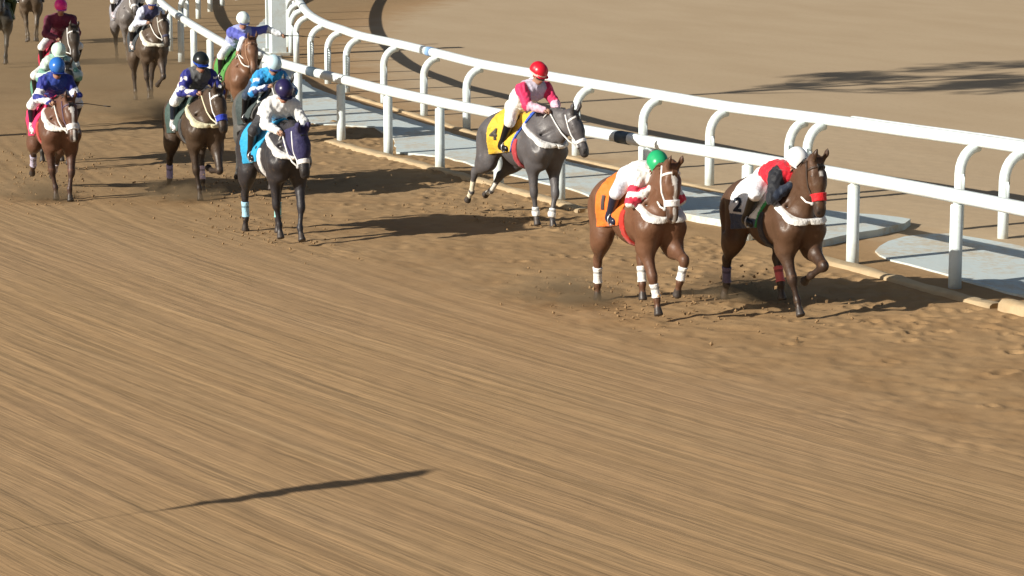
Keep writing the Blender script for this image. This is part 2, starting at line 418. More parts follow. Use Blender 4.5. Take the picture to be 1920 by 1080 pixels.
# ------------------------------------------------------------ horse
def dirv(a): return np.array((math.sin(R(a)), 0, -math.cos(R(a))))
STAND_F = (-45, 0, 0, 20)
def build_horse(spec):
    S = dict(fr=STAND_F, fl=STAND_F, hr=(30, -35, 3, 20), hl=(30, -35, 3, 20), poll=(.98, 0, 1.80), nose=55, yaw=0,
             coat=(.10, .05, .03), leg=(.02, .015, .012), socks={}, wraps={}, mane=(.015, .012, .01), lod=1, air=0.0,
             blaze=0, collar=(.8, .8, .78), girth=None, cloth=None, noseband=(.8, .8, .8), nbw=.05, bridle=(.8, .8, .8),
             number=None, numcol=(.02, .02, .02), hood=None, pitch=0, airz=None)
    S.update(spec)
    vox = .017 if S['lod'] else .024
    F = Field(); A = F.add
    k = .10
    A((.40, 0, 1.17), (-.02, 0, 1.16), .295, .315, .86, k); A((-.02, 0, 1.16), (-.44, 0, 1.22), .315, .25, .88, k)
    A((.33, 0, 1.44), (.02, 0, 1.40), .125, .10, .62, .12); A((.0, 0, 1.37), (-.40, 0, 1.41), .12, .13, .95, .12)
    A((-.42, 0, 1.38), (-.72, 0, 1.29), .175, .125, .9, .12)
    for s in (-1, 1):
        A((-.48, s * .14, 1.27), (-.66, s * .13, 1.17), .19, .165, .85, .10)
        A((.34, s * .13, 1.36), (.57, s * .17, 1.10), .10, .13, .85, .05)
        A((.44, s * .19, 1.16), (.36, s * .18, 1.02), .085, .075, .8, .04)
        A((.58, s * .105, 1.12), (.54, s * .10, .95), .140, .112, .9, .035)
    # neck and head
    P = np.array(S['poll'], float); yaw = R(S['yaw'])
    B1 = np.array((.34, 0, 1.40)); B2 = np.array((.52, 0, 1.20))
    yv = np.array((-math.sin(yaw), math.cos(yaw), 0)); fw = np.array((math.cos(yaw), math.sin(yaw), 0))
    na = R(S['nose']); u = fw * math.cos(na) + np.array((0, 0, -math.sin(na)))     # poll to muzzle
    w = fw * math.sin(na) + np.array((0, 0, math.cos(na)))                          # forehead normal
    thr = P + u * .10 - w * .08
    N1 = B1 * .45 + P * .55 + np.array((-.015, 0, .045)); N2 = B2 * .5 + thr * .5 + np.array((.0, 0, -.01))
    A(B1, N1, .17, .105, .62, .09, 'neck'); A(N1, P - u * .02 - w * .03, .105, .082, .66, .08, 'neck')
    A(B2, N2, .18, .110, .64, .09, 'neck'); A(N2, thr, .110, .080, .70, .07, 'neck')
    A((N1 + N2) / 2, (B1 + B2) / 2, .11, .18, .60, .09, 'neck')
    A(P + u * .0, P + u * .22, .080, .086, 1.12, .05, 'head')
    A(P + u * .17 - w * .075, P + u * .30 - w * .055, .085, .060, .82, .05, 'head')
    A(P + u * .20, P + u * .46 - w * .012, .080, .054, .98, .05, 'head')
    A(P + u * .44 - w * .02, P + u * .535 - w * .03, .058, .054, 1.08, .04, 'muzzle')
    A(P + u * .50 - w * .065, P + u * .53 - w * .065, .026, .022, 1, .03, 'muzzle')
    for s in (-1, 1):
        A(P + u * .13 + w * .035 + yv * s * .064, P + u * .16 + w * .03 + yv * s * .066, .030, .030, 1, .03, 'head')
        A(P + u * .50 + w * .005 + yv * s * .034, P + u * .53 - w * .01 + yv * s * .036, .022, .018, 1, .02, 'muzzle')
        e0 = P - u * .0 + w * .05 + yv * s * .05; e1 = e0 - u * .075 + w * .075 + yv * s * .022; e2 = e1 - u * .055 + w * .045 - yv * s * .006
        A(e0, e1, .030, .030, .7, .02, 'ear'); A(e1, e2, .030, .010, .7, .02, 'ear')
    F.carve((.765, 0, 1.20), (.70, 0, .92), .022, .022, .06)
    for s in (-1, 1):
        F.carve((.26, s * .315, 1.34), (.27, s * .325, 1.02), .020, .024, .07)
        F.carve((-.28, s * .335, 1.32), (-.20, s * .325, 1.04), .040, .045, .10)
        F.carve((-.60, s * .32, 1.24), (-.62, s * .30, .96), .018, .018, .06)
        F.carve((.34, s * .215, 1.50), (.66, s * .275, 1.16), .016, .020, .06)
        F.carve(P + u * .20 + yv * s * .092 + w * .0, P + u * .36 + yv * s * .078 - w * .01, .008, .008, .03)
        F.carve(N1 * .5 + N2 * .5 + np.array((.03, s * .098, -.04)), (B1 + B2) / 2 + np.array((.04, s * .16, -.04)), .010, .014, .05)
    hooves = []; legs = {}; ls = S.get('ls', .95)
    for nm, s in (('fr', -1), ('fl', 1)):
        a0, a1, a2, a3 = S[nm][:4]; sy = S[nm][4] if len(S[nm]) > 4 else .0
        p0 = np.array((.58, s * .15, 1.12)); p1 = p0 + dirv(a0) * .26; p1[1] = s * .15
        p2 = p1 + dirv(a1) * .40 * ls; p2[1] = s * (.125 + sy * .5); p3 = p2 + dirv(a2) * .28 * ls; p3[1] = s * (.085 + sy)
        p4 = p3 + dirv(a3) * .11; p5 = p4 + dirv(a3 + 5) * .05
        A(p0, p1, .12, .105, .85, .08); A(p1, p2, .098, .052, .85, .07, 'arm_' + nm)
        A(p2 - dirv(a1) * .02, p2 + dirv(a2) * .03, .056, .050, .9, .03, 'arm_' + nm)
        A(p2, p3, .040, .033, .9, .03, 'can_' + nm); A(p3, p3 + dirv(a3) * .01, .044, .042, .9, .02, 'can_' + nm)
        A(p3, p4, .034, .034, .95, .02, 'pas_' + nm); A(p4, p5, .040, .054, .95, .015, 'hoof')
        hooves.append(p5[2] - .020); legs[nm] = (p1, p2, p3, p4, p5)
    for nm, s in (('hr', -1), ('hl', 1)):
        a0, a1, a2, a3 = S[nm][:4]; sy = S[nm][4] if len(S[nm]) > 4 else .0
        p0 = np.array((-.54, s * .13, 1.24)); p1 = p0 + dirv(a0) * .36; p1[1] = s * .19
        p2 = p1 + dirv(a1) * .45 * ls; p2[1] = s * (.15 + sy * .5); p3 = p2 + dirv(a2) * .34 * ls; p3[1] = s * (.135 + sy)
        p4 = p3 + dirv(a3) * .11; p5 = p4 + dirv(a3 + 5) * .05
        A(p0, p1, .20, .135, .75, .12); A(p0 + np.array((-.13, 0, -.05)), p1 + dirv(a1) * .13 + np.array((-.05, 0, 0)), .14, .10, .75, .12)
        A(p1, p2, .125, .054, .75, .08, 'arm_' + nm); A(p2 + np.array((-.025, 0, .01)), p2 + dirv(a2) * .06, .052, .046, .85, .03, 'arm_' + nm)
        A(p2 + np.array((-.02, 0, 0)), p3, .046, .036, .9, .03, 'can_' + nm); A(p3, p3 + dirv(a3) * .01, .047, .044, .9, .02, 'can_' + nm)
        A(p3, p4, .035, .035, .95, .02, 'pas_' + nm); A(p4, p5, .041, .053, .95, .015, 'hoof')
        hooves.append(p5[2] - .020); legs[nm] = (p1, p2, p3, p4, p5)
    zoff = -min(hooves) + S['air']
    for q in F.p + F.c: q.a[2] += zoff; q.b[2] += zoff
    P[2] += zoff
    for kk in legs: legs[kk] = tuple(v + np.array((0, 0, zoff)) for v in legs[kk])
    SB = dict(zoff=zoff, P=P, u=u, w=w, yv=yv)
    # object
    pos = gp(*S['px']); th = R(S['head']); rz = th - math.pi / 2
    root = empty('racehorse', pos, rz); tag(root, S['label'], 'horse', 'racehorses galloping round the bend')
    coat = np.array(S['coat']); legc = np.array(S['leg'])
    V, Q = F.mesh(vox)
    idx, tt = F.nearest(V)
    C = np.tile(coat, (len(V), 1)).astype(float)
    tags = np.array([q.tag for q in F.p])
    for nm in ('fr', 'fl', 'hr', 'hl'):
        sock = S['socks'].get(nm)
        kn, fe = legs[nm][1], legs[nm][2]
        for tg_, f0, f1 in (('arm_', .35, 1.0), ('can_', 1, 1), ('pas_', 1, 1)):
            m = tags[idx] == tg_ + nm
            f = np.clip(f0 + (f1 - f0) * 1.4 * (tt[m] - .3), 0, 1) if tg_ == 'arm_' else np.ones(m.sum())
            C[m] = coat * (1 - f[:, None]) + legc * f[:, None]
        if sock is not None:
            m = (tags[idx] == 'pas_' + nm) | ((tags[idx] == 'can_' + nm) & (tt > .45)); C[m] = sock
    m = tags[idx] == 'hoof'; C[m] = (.05, .04, .035)
    m = tags[idx] == 'muzzle'; C[m] = coat * .35 + np.array((.015, .013, .012))
    rel = V - P; hu = rel @ u; hw = rel @ w; hy = rel @ yv
    m = (tags[idx] == 'ear') & (hw > .02); C[m] = coat * .6
    if S['blaze']:
        hd = (tags[idx] == 'head') | (tags[idx] == 'muzzle')
        if S['blaze'] == 1: m = hd & (hw > .02 - hu * .05) & (np.abs(hy) < .018 + .020 * np.exp(-((hu - .12) / .05) ** 2)) & (hu > .05)
        else: m = hd & (hw > .03) & (np.abs(hy) < .025) & (np.abs(hu - .13) < .03)
        C[m] = (.75, .72, .68)
    # nostrils
    for s in (-1, 1):
        c_ = P + u * .535 + w * .002 + yv * s * .034
        C[np.linalg.norm(V - c_, axis=1) < .02] = (.008, .006, .006)
    for nm in ('fr', 'fl', 'hr', 'hl'):        # flat soles
        a_, b_ = legs[nm][3], legs[nm][4]; ax = (b_ - a_) / np.linalg.norm(b_ - a_)
        m = np.where((tags[idx] == 'hoof') & (np.linalg.norm(V - b_, axis=1) < .12))[0]
        h = (V[m] - b_) @ ax; ex = np.maximum(h - .020, 0); V[m] -= ex[:, None] * ax
    mkmesh('body', V, Q, M_COAT, root, C)
    for s in (-1, 1):
        e = Field().add(P + u * .145 + w * .032 + yv * s * .080, P + u * .147 + w * .032 + yv * s * .080, .021)
        part('eye', e, M_SHELL, root, .007, (.006, .004, .004))
    # mane tufts
    mb = MB(); mc = S['mane']; crest = [B1 + (0, 0, zoff + .15), N1 + (0, 0, zoff + .105), P - u * .0 + w * .06]
    N = 60 if S['lod'] else 30
    for i in range(N):
        t = i / (N - 1)
        c_ = (1 - t) ** 2 * crest[0] + 2 * t * (1 - t) * (2 * crest[1] - .5 * crest[0] - .5 * crest[2]) + t * t * crest[2]
        L = random.uniform(.09, .15) ; s = 1 if random.random() < .6 else -1
        c_ = c_ + np.array((random.uniform(-.01, .01), random.uniform(-.01, .01), -.03))
        m1 = c_ + np.array((-.05, s * .035, .045)); m2 = c_ + np.array((-.13 * random.uniform(.6, 1.3), s * .075, -.02 + random.uniform(-.03, .03)))
        mb.tube([c_, m1, m2], [.016, .013, .002], mc, n=5)
    for i in range(10):
        c_ = P + w * .06 + yv * random.uniform(-.03, .03); mb.tube([c_, c_ + u * .05 + w * .03, c_ + u * random.uniform(.09, .13) + w * .01], [.012, .01, .002], mc, n=5)
    mb.build('mane', M_HAIR, root)
    mb = MB(); dock = np.array((-.80, 0, 1.33 + zoff)); tw = S.get('tailside', .10)
    for i in range(46 if S['lod'] else 24):
        a, b_ = random.gauss(0, 1), random.gauss(0, 1); L = random.uniform(.5, .75)
        p = [dock + (0.06, a * .012, b_ * .01)]
        p.append(dock + np.array((-.10, a * .02 + tw * .1, .02 + b_ * .02)))
        p.append(dock + np.array((-.17, a * .035 + tw * .35, -.12 * L + b_ * .03)))
        p.append(dock + np.array((-.26 * L - .04, a * .05 + tw * .8, -.42 * L + b_ * .035)))
        p.append(dock + np.array((-.36 * L, a * .075 + tw * 1.3, -.80 * L + b_ * .05)))
        mb.tube(p, [.022, .024, .022, .016, .002], mc, n=5)
    mb.build('tail', M_HAIR, root)
    # tack: every piece is the body's own surface grown outward and clipped to a band
    hv = .009 if S['lod'] else .014
    hd = F.sub('head', 'muzzle')
    hb = dict(lo=P - .3 , hi=P + .75)
    def headbox(c, r=.16): return dict(lo=c - r, hi=c + r)
    if S['hood'] is not None:
        part('hood', F.sub('head', 'neck', 'ear'), M_CLOTH, root, .012, S['hood'], infl=.010,
             clip=allof(slab(P + u * .12, u, .44), slab(P, (0, 1, 0), .4)), lo=P - .35, hi=P + .45)
    if S['noseband'] is not None:
        c_ = P + u * .37; part('noseband', hd, M_CLOTH, root, hv, S['noseband'], infl=.016 if S['nbw'] > .06 else .010, clip=slab(c_, u, S['nbw']), **headbox(c_))
    if S['bridle'] is not None:
        c_ = P + u * .07; part('browband', hd, M_LEATH, root, hv, S['bridle'], infl=.010, clip=allof(slab(c_, u * .9 + w * .2, .028), cut(c_ - w * .02, -w)), **headbox(c_))
        mb = MB()
        for s in (-1, 1):
            pts = []
            for (uu, ww) in ((-.03, -.02), (.05, -.03), (.14, -.045), (.25, -.05), (.34, -.045), (.43, -.035)):
                q = P + u * uu + w * ww; pts.append(q + yv * s * float(F.march(q[None], yv * s, .005, .2)[0]))
            mb.tube(pts, .011, S['bridle'], n=6)
            SB['bit%d' % s] = pts[-1]
            mb.tube([pts[-1] - w * .015, pts[-1] + w * .015], .02, (.5, .5, .5), n=8)
        mb.build('cheek_straps', M_LEATH, root)
    else:
        for s in (-1, 1): SB['bit%d' % s] = P + u * .43 + yv * s * .05
    Z = zoff
    if S['collar'] is not None:
        a = np.array((.20, 0, 1.46 + Z)); b_ = np.array((.74, 0, 1.19 + Z)); dd = b_ - a; nn = (dd[2], 0, -dd[0])
        part('breast_collar', F.sub('body', 'neck'), M_CLOTH, root, hv + .002, S['collar'], infl=.022, clip=allof(slab(b_, nn, .05), cut((.22, 0, 0), (-1, 0, 0))),
             lo=(.15, -.45, .9 + Z), hi=(.95, .45, 1.6 + Z))
    bodyf = F.sub('body')
    if S['girth'] is not None:
        part('girth', bodyf, M_CLOTH, root, hv + .003, S['girth'], infl=.014, clip=allof(slab((.16, 0, 1.1 + Z), (1, 0, -.12), .085), cut((0, 0, 1.25 + Z), (0, 0, 1))),
             lo=(-.1, -.45, .7 + Z), hi=(.45, .45, 1.35 + Z))
    if S['cloth'] is not None:
        cl = S['cloth']; top, low = cl if isinstance(cl[0], tuple) else (cl, cl)
        edge = S.get('edge')
        def ccol(V):
            c = np.tile(np.array(top), (len(V), 1)).astype(float); c[V[:, 2] < 1.17 + Z] = low
            if edge: c[(V[:, 0] + .35 * 0 > .22 + (V[:, 2] - 1.3 - Z) * .35 - .05)] = edge
            return c
        co = part('saddle_cloth', F.sub('body', 'neck'), M_CLOTH, root, .012 if S['lod'] else .016, ccol, infl=.020,
                  clip=allof(cut((-.44, 0, 1.2 + Z), (-1, 0, .10)), cut((.20, 0, 1.3 + Z), (1, 0, -.45)), cut((0, 0, 1.05 + Z), (.16, 0, -1))),
                  lo=(-.6, -.5, .9 + Z), hi=(.5, .5, 1.7 + Z), wrinkle=.0025)
        if S['number']:
            for s in (-1, 1):
                cu = bpy.data.curves.new('number', 'FONT'); cu.body = S['number']; cu.size = .21; cu.align_x = 'CENTER'; cu.align_y = 'CENTER'; cu.offset = .008
                ob = bpy.data.objects.new('tmp', cu); COL.objects.link(ob); bpy.context.view_layer.update()
                me = bpy.data.meshes.new_from_object(ob.evaluated_get(bpy.context.evaluated_depsgraph_get()))
                bpy.data.objects.remove(ob); bpy.data.curves.remove(cu)
                import bmesh
                bm = bmesh.new(); bm.from_mesh(me); bmesh.ops.triangulate(bm, faces=bm.faces)
                bmesh.ops.subdivide_edges(bm, edges=bm.edges, cuts=2, use_grid_fill=True)
                vx_ = np.array([v.co.x * (-1 if s > 0 else 1) - .31 for v in bm.verts]); vz_ = np.array([v.co.y + 1.26 + Z for v in bm.verts])
                d = F.march(np.stack([vx_, vx_ * 0 + s * .15, vz_], 1), np.array((0, s, 0)), .027)
                vs = np.stack([vx_, s * (.15 + d), vz_], 1)
                fs = [[q.index for q in f.verts] for f in bm.faces]; bm.free()
                mkmesh('number', vs, fs, M_LEATH, co, np.tile(np.array(S['numcol']), (len(vs), 1)))
    # saddle, leathers and irons
    sf = Field()
    sf.add((-.20, 0, 1.52 + Z), (.0, 0, 1.50 + Z), .055, .05, 1.8, .05); sf.add((.0, 0, 1.50 + Z), (.14, 0, 1.56 + Z), .05, .05, 1.2, .05)
    for s in (-1, 1): sf.add((.02, s * .13, 1.50 + Z), (.10, s * .275, 1.24 + Z), .05, .05, .5, .04); sf.add((.02, s * .13, 1.50 + Z), (-.05, s * .275, 1.27 + Z), .04, .05, .5, .04)
    part('saddle', sf, M_LEATH, root, .015, S.get('saddle', (.015, .014, .014)))
    # leg wraps
    for nm, col in S['wraps'].items():
        _, p2, p3, p4, _ = legs[nm]; ax = (p3 - p2) / np.linalg.norm(p3 - p2)
        lo_, hi_ = np.minimum(p2, p3) - .12, np.maximum(p2, p3) + .12
        L = np.linalg.norm(p3 - p2); low = S.get('lowwrap')
        c_ = p2 + ax * (L * .62); ln = L * .62
        if low: c_ = p2 + ax * (L * .95); ln = L * .45
        def wc(V, c_=c_, ax=ax, col=col, ln=ln):
            c = np.tile(np.array(col), (len(V), 1)).astype(float)
            h = (V - c_) @ ax; c[np.abs(h + ln * .18) < .014] *= .45
            return c
        part('leg_wrap', F.sub('can_' + nm, 'arm_' + nm, 'pas_' + nm), M_CLOTH, root, .009 if S['lod'] else .013, wc, infl=.012, clip=slab(c_, ax, ln), lo=lo_, hi=hi_)
    return root, SB, S

# ------------------------------------------------------------ jockey
def ik(a, b, la, lb, pole):
    a, b, pole = (np.array(x, float) for x in (a, b, pole)); d = b - a; L = min(np.linalg.norm(d), (la + lb) * .995); dn = d / np.linalg.norm(d)
    x = (la * la - lb * lb + L * L) / (2 * L); h = math.sqrt(max(la * la - x * x, 0))
    p = pole - dn * (pole @ dn); p /= np.linalg.norm(p)
    return a + dn * x + p * h, a + dn * L
def build_jockey(root, SB, S, J):
    T = dict(hx=-.16, hz=1.66, pitch=14, head=-10, yaw=0, hands=(.60, .09, 1.66), twist=0, rhand=None, lhand=None, shoulder=.17,
             jacket=(.8, .8, .8), sleeve=(.8, .8, .8), fore=None, breeches=(.8, .8, .78), boots=(.012, .012, .014), helmet=(.8, .1, .1),
             band=None, spots=None, stripes=None, skin=(.36, .20, .13), back=None, peak=None, belt=None)
    T.update(J); Z = SB['zoff']; lod = S['lod']
    hip = np.array((T['hx'], 0, T['hz'] + Z)); pa = R(T['pitch'])
    td = np.array((math.cos(pa), 0, math.sin(pa))); tn = np.array((-math.sin(pa), 0, math.cos(pa)))
    mid = hip + td * .20 + tn * .035; ch = hip + td * .40 + tn * .01; nb = ch + td * .10
    hp = R(T['head']); hy = R(T['yaw'])
    look = np.array((math.cos(hp) * math.cos(hy), math.cos(hp) * math.sin(hy), math.sin(hp)))
    hup = np.array((-math.sin(hp) * math.cos(hy), -math.sin(hp) * math.sin(hy), math.cos(hp))); hs = np.cross(hup, look)
    hc = nb + td * .06 + np.array((.02, 0, .13))
    F = Field(); A = F.add
    A(hip + td * -.02, hip + td * .10, .125, .115, 1.25, .06, 'hips'); A(hip + td * .08, mid, .105, .105, 1.3, .08, 'torso')
    A(mid, ch, .115, .120, 1.35, .08, 'torso'); A(ch, nb - tn * .01, .105, .06, 1.35, .08, 'torso')
    A(nb, hc - hup * .03, .055, .05, 1, .04, 'neck')
    # head with face
    A(hc + hup * .035 - look * .015, hc + hup * .03 + look * .015, .088, .085, .88, .03, 'skull')
    A(hc + look * .045 - hup * .035, hc + look * .06 - hup * .075, .055, .036, .95, .04, 'face')
    A(hc + look * .095 - hup * .005, hc + look * .112 - hup * .035, .010, .016, 1, .02, 'face')
    A(hc + look * .085 - hup * .068, hc + look * .088 - hup * .07, .018, .018, 1.3, .015, 'lips')
    for s in (-1, 1): A(hc + hs * s * .082 - hup * .0, hc + hs * s * .084 - hup * .03, .016, .012, .6, .01, 'face')
    joints = {}
    for s in (-1, 1):
        sh = ch + td * .05 + np.array((0, s * T['shoulder'], 0)) - tn * .01
        ht = T['rhand'] if s < 0 else T['lhand']
        if ht is None: ht = (T['hands'][0], s * T['hands'][1], T['hands'][2])
        ht = np.array(ht, float) + (0, 0, Z)
        el, wr = ik(sh, ht, .27, .24, (-.15, s * .8, -.75) if T.get('pole') is None else T['pole'])
        A(ch + td * .02 + np.array((0, s * .08, 0)), sh, .09, .066, 1, .06, 'shoulder'); A(sh, el, .060, .046, 1, .04, 'upper%d' % s); A(el, wr, .044, .028, 1, .03, 'fore%d' % s)
        fd = (wr - el) / np.linalg.norm(wr - el)
        A(wr, wr + fd * .07, .028, .030, .75, .02, 'hand')
        joints['h%d' % s] = wr + fd * .075; joints['fd%d' % s] = fd
        hj = hip + np.array((.0, s * .085, -.01)); ft = np.array((T.get('fx', -.10), s * .285, 1.16 + Z))
        kn, an = ik(hj, ft, .42, .40, (.9, s * .55, .15))
        A(hj, kn, .092, .062, 1, .06, 'thigh'); A(kn, an, .058, .040, 1, .04, 'calf')
        toe = an + np.array((.13, s * .02, -.055)); A(an + (-.03, 0, -.04), toe, .036, .030, 1, .03, 'foot')
        A(an, an + (-.02, 0, -.04), .04, .036, 1, .03, 'foot'); joints['toe%d' % s] = toe; joints['an%d' % s] = an; joints['kn%d' % s] = kn; joints['sh%d' % s] = sh; joints['el%d' % s] = el
    off = np.array((hip[0], 0, hip[2] - .12))
    M = Matrix.Rotation(root.rotation_euler[2], 3, 'Z')
    person = empty('person', Vector(root.location) + M @ Vector(off), root.rotation_euler[2])
    tag(person, T['label'], 'jockey', 'jockeys riding the racehorses')
    # fingers: five separate ones curled round the rein, thumb on the side of the palm
    V, Q = F.mesh(.012 if lod else .018)
    idx, tt = F.nearest(V); tags = np.array([q.tag for q in F.p])
    C = np.tile(np.array(T['skin']), (len(V), 1)).astype(float)
    C[tags[idx] == 'lips'] = np.array(T['skin']) * (1, .6, .55)
    nb_ = len(V); allV = [V]; Fl = [list(map(int, q)) for q in Q] if lod else [list(map(int, q)) for q in Q]
    Cx = [C]
    for s in (-1, 1):
        h = joints['h%d' % s]; fd = joints['fd%d' % s]; side = np.cross(fd, (0, 0, 1.0)); side /= np.linalg.norm(side) + 1e-9; dn = np.cross(side, fd)
        if dn[2] > 0: dn = -dn
        for i, (o_, L) in enumerate(((-.030, .85), (-.010, 1.0), (.010, .95), (.030, .75))):
            b0 = h + side * o_; p = [b0 - fd * .02, b0 + fd * .022 * L, b0 + fd * .030 * L + dn * .026 * L, b0 + fd * .004 + dn * .040 * L, b0 - fd * .016 + dn * .028]
            v, f = tube(p, [.010, .010, .009, .0085, .006], n=6, base=nb_); allV.append(np.array(v)); Fl += f; nb_ += len(v)
        b0 = h - fd * .05 - side * s * .026
        p = [b0, b0 + fd * .02 - side * s * .018 + dn * .01, b0 + fd * .045 - side * s * .012 + dn * .025, b0 + fd * .06 - side * s * .0 + dn * .03]
        v, f = tube(p, [.013, .012, .010, .007], n=6, base=nb_); allV.append(np.array(v)); Fl += f; nb_ += len(v)
    VV = np.concatenate(allV); CC = np.concatenate([C, np.tile(np.array(T.get('glove', T['skin'])), (len(VV) - len(V), 1))])
    mkmesh('body', VV - off, Fl, M_SKIN, person, CC)
    # clothes
    jf = F.sub('hips', 'torso', 'shoulder', 'upper-1', 'upper1', 'fore-1', 'fore1')
    cuffs = []
    tg2 = np.array([q.tag for q in jf.p])
    jk, sl = np.array(T['jacket']), np.array(T['sleeve']); fo = np.array(T['fore'] if T['fore'] is not None else T['sleeve'])
    def jcol(V):
        idx, tt = jf.nearest(V); c = np.tile(jk, (len(V), 1)).astype(float); tg_ = tg2[idx]
        if T['back'] is not None:
            m = ((V - hip) @ td < .30); c[m] = T['back']
        if T['belt'] is not None:
            m = ((V - hip) @ td < .17); c[m] = T['belt']
        for s in (-1, 1):
            m = (tg_ == 'upper%d' % s); c[m] = sl; m2 = tg_ == 'fore%d' % s; c[m2] = fo
            m3 = (tg_ == 'shoulder') & (np.abs(V[:, 1]) > .15); c[m3] = sl
            if T['stripes'] is not None:
                a, per = T['stripes']; dd = np.linalg.norm(V - joints['sh%d' % s], axis=1)
                mm = (m | m2 | m3) & (V[:, 1] * s > .0) & ((dd % per) < per / 2); c[mm] = a
            if T['spots'] is not None:
                ps = [joints['sh%d' % s] * (1 - t) + joints['el%d' % s] * t for t in (.35, .95)] + [joints['el%d' % s] * .5 + joints['h%d' % s] * .5]
                for p in ps:
                    for o_ in ((0, s * .05, .03), (0.03, 0, .05), (0, s * .02, -.05)):
                        c[np.linalg.norm(V - p - np.array(o_), axis=1) < .042] = T['spots']
        if T['band'] is not None:
            m = (np.abs((V - ch) @ td + .07) < .035) & (tg_ == 'torso'); c[m] = T['band']
        return c
    vx = .012 if lod else .018
    part('jacket', jf, M_CLOTH, person, vx, jcol, off=off, infl=.020, wrinkle=.006, clip=cut(hip + td * .05, -td))
    bf = F.sub('hips', 'thigh')
    brc = T['breeches']
    part('breeches', bf, M_CLOTH, person, vx, brc, off=off, infl=.014, wrinkle=.002)
    for s in (-1, 1):
        g = Field(); g.p = [q for q in F.p if q.tag in ('calf', 'foot') and q.b[1] * s > 0]
        bt = T['boots']
        def bc(V, s=s):
            c = np.tile(np.array(bt), (len(V), 1)).astype(float)
            if T.get('boot_low') is not None: c[(V - off)[:, 2] + off[2] < joints['an%d' % s][2] + .06] = T['boot_low']
            return c
        part('boot', g, M_SHELL, person, vx, bc, off=off, infl=.012)
    hel = Field().add(hc + hup * .048 - look * .022, hc + hup * .048 + look * .014, .122, .118, .94, .02)
    hcol = np.array(T['helmet'])
    hm = part('helmet', hel, M_SHELL, person, .010 if lod else .014, (lambda V: np.where((np.abs((V - hc) @ hup - .02) < .016)[:, None], np.array(T['hband'] if T.get('hband') is not None else hcol), hcol)), off=off,
         clip=cut(hc - hup * .002 , -(hup + look * .22)))
    pk = Field().add(hc + hup * .012 + look * .10 - hs * .045, hc + hup * .012 + look * .10 + hs * .045, .045, .045, 1, .02)
    part('peak', pk, M_SHELL, hm, .008, tuple(T['peak'] or T['helmet']), off=off, clip=slab(hc + hup * .016 + look * .10, hup + look * .35, .014))
    if lod:
        gg = F.sub('skull', 'face')
        part('goggles', gg, M_SHELL, person, .008, T.get('goggles', (.02, .02, .025)), off=off, infl=.014, clip=allof(slab(hc + hup * -.012, hup, .045), cut(hc + look * .055, -look)))
    # reins (tack) and stirrups belong to the horse
    mb = MB()
    for s in (-1, 1):
        a = SB['bit%d' % s]; b_ = joints['h%d' % s]
        if (T['rhand'] is not None and s < 0) or (T['lhand'] is not None and s > 0): b_ = joints['h%d' % -s]
        m_ = (a + b_) / 2 + np.array((0, s * .03, -.05)); c2 = b_ + np.array((-.12, 0, -.10))
        mb.tube([a, (a + m_) / 2 + (0, s * .01, -.015), m_, (m_ + b_) / 2 + (0, 0, -.01), b_, c2], .011, T.get('rein', (.75, .75, .72)), n=5)
    mb.build('reins', M_LEATH, root)
    for s in (-1, 1):
        mb = MB(); an = joints['toe%d' % s] * .6 + joints['an%d' % s] * .4 + np.array((0, 0, -.03)); tp = np.array((.03, s * .27, 1.42 + Z))
        mb.tube([tp, an + (0, 0, .09)], .009, (.6, .6, .58), n=5)
        ring = [an + np.array((0, math.cos(a) * .06, .02 + math.sin(a) * .07)) for a in np.linspace(-.9, math.pi + .9, 12)]
        mb.tube(ring, .008, (.5, .5, .5), n=5); mb.tube([ring[0], ring[-1]], .012, (.5, .5, .5), n=5)
        mb.build('stirrup', M_STEEL, root)
    if T.get('whip'):
        s, d, lab = T['whip']; h = joints['h%d' % s]; d = np.array(d, float)
        wp = Vector(root.location) + M @ Vector(h)
        e = empty('riding_whip', wp, root.rotation_euler[2]); tag(e, lab, 'whip')
        mb = MB(); mb.tube([-d * .10, d * .08], .013, (.02, .02, .02), n=7); mb.build('handle', M_LEATH, e)
        mb = MB(); mb.tube([d * .08, d * .3 + (0, 0, .01), d * .55], [.009, .007, .005], (.03, .025, .02), n=6); mb.build('shaft', M_LEATH, e)
        mb = MB(); mb.box((0, 0, 0), (.10, .035, .012), 0, (.02, .02, .02)); V_ = np.array(mb.V)
        x = d / np.linalg.norm(d); y = np.cross((0, 0, 1), x); y /= np.linalg.norm(y); z = np.cross(x, y)
        mb.V = [tuple(d * .60 + x * v[0] + y * v[1] + z * v[2]) for v in V_]; mb.build('flap', M_LEATH, e)
    return person

exec_parts = []
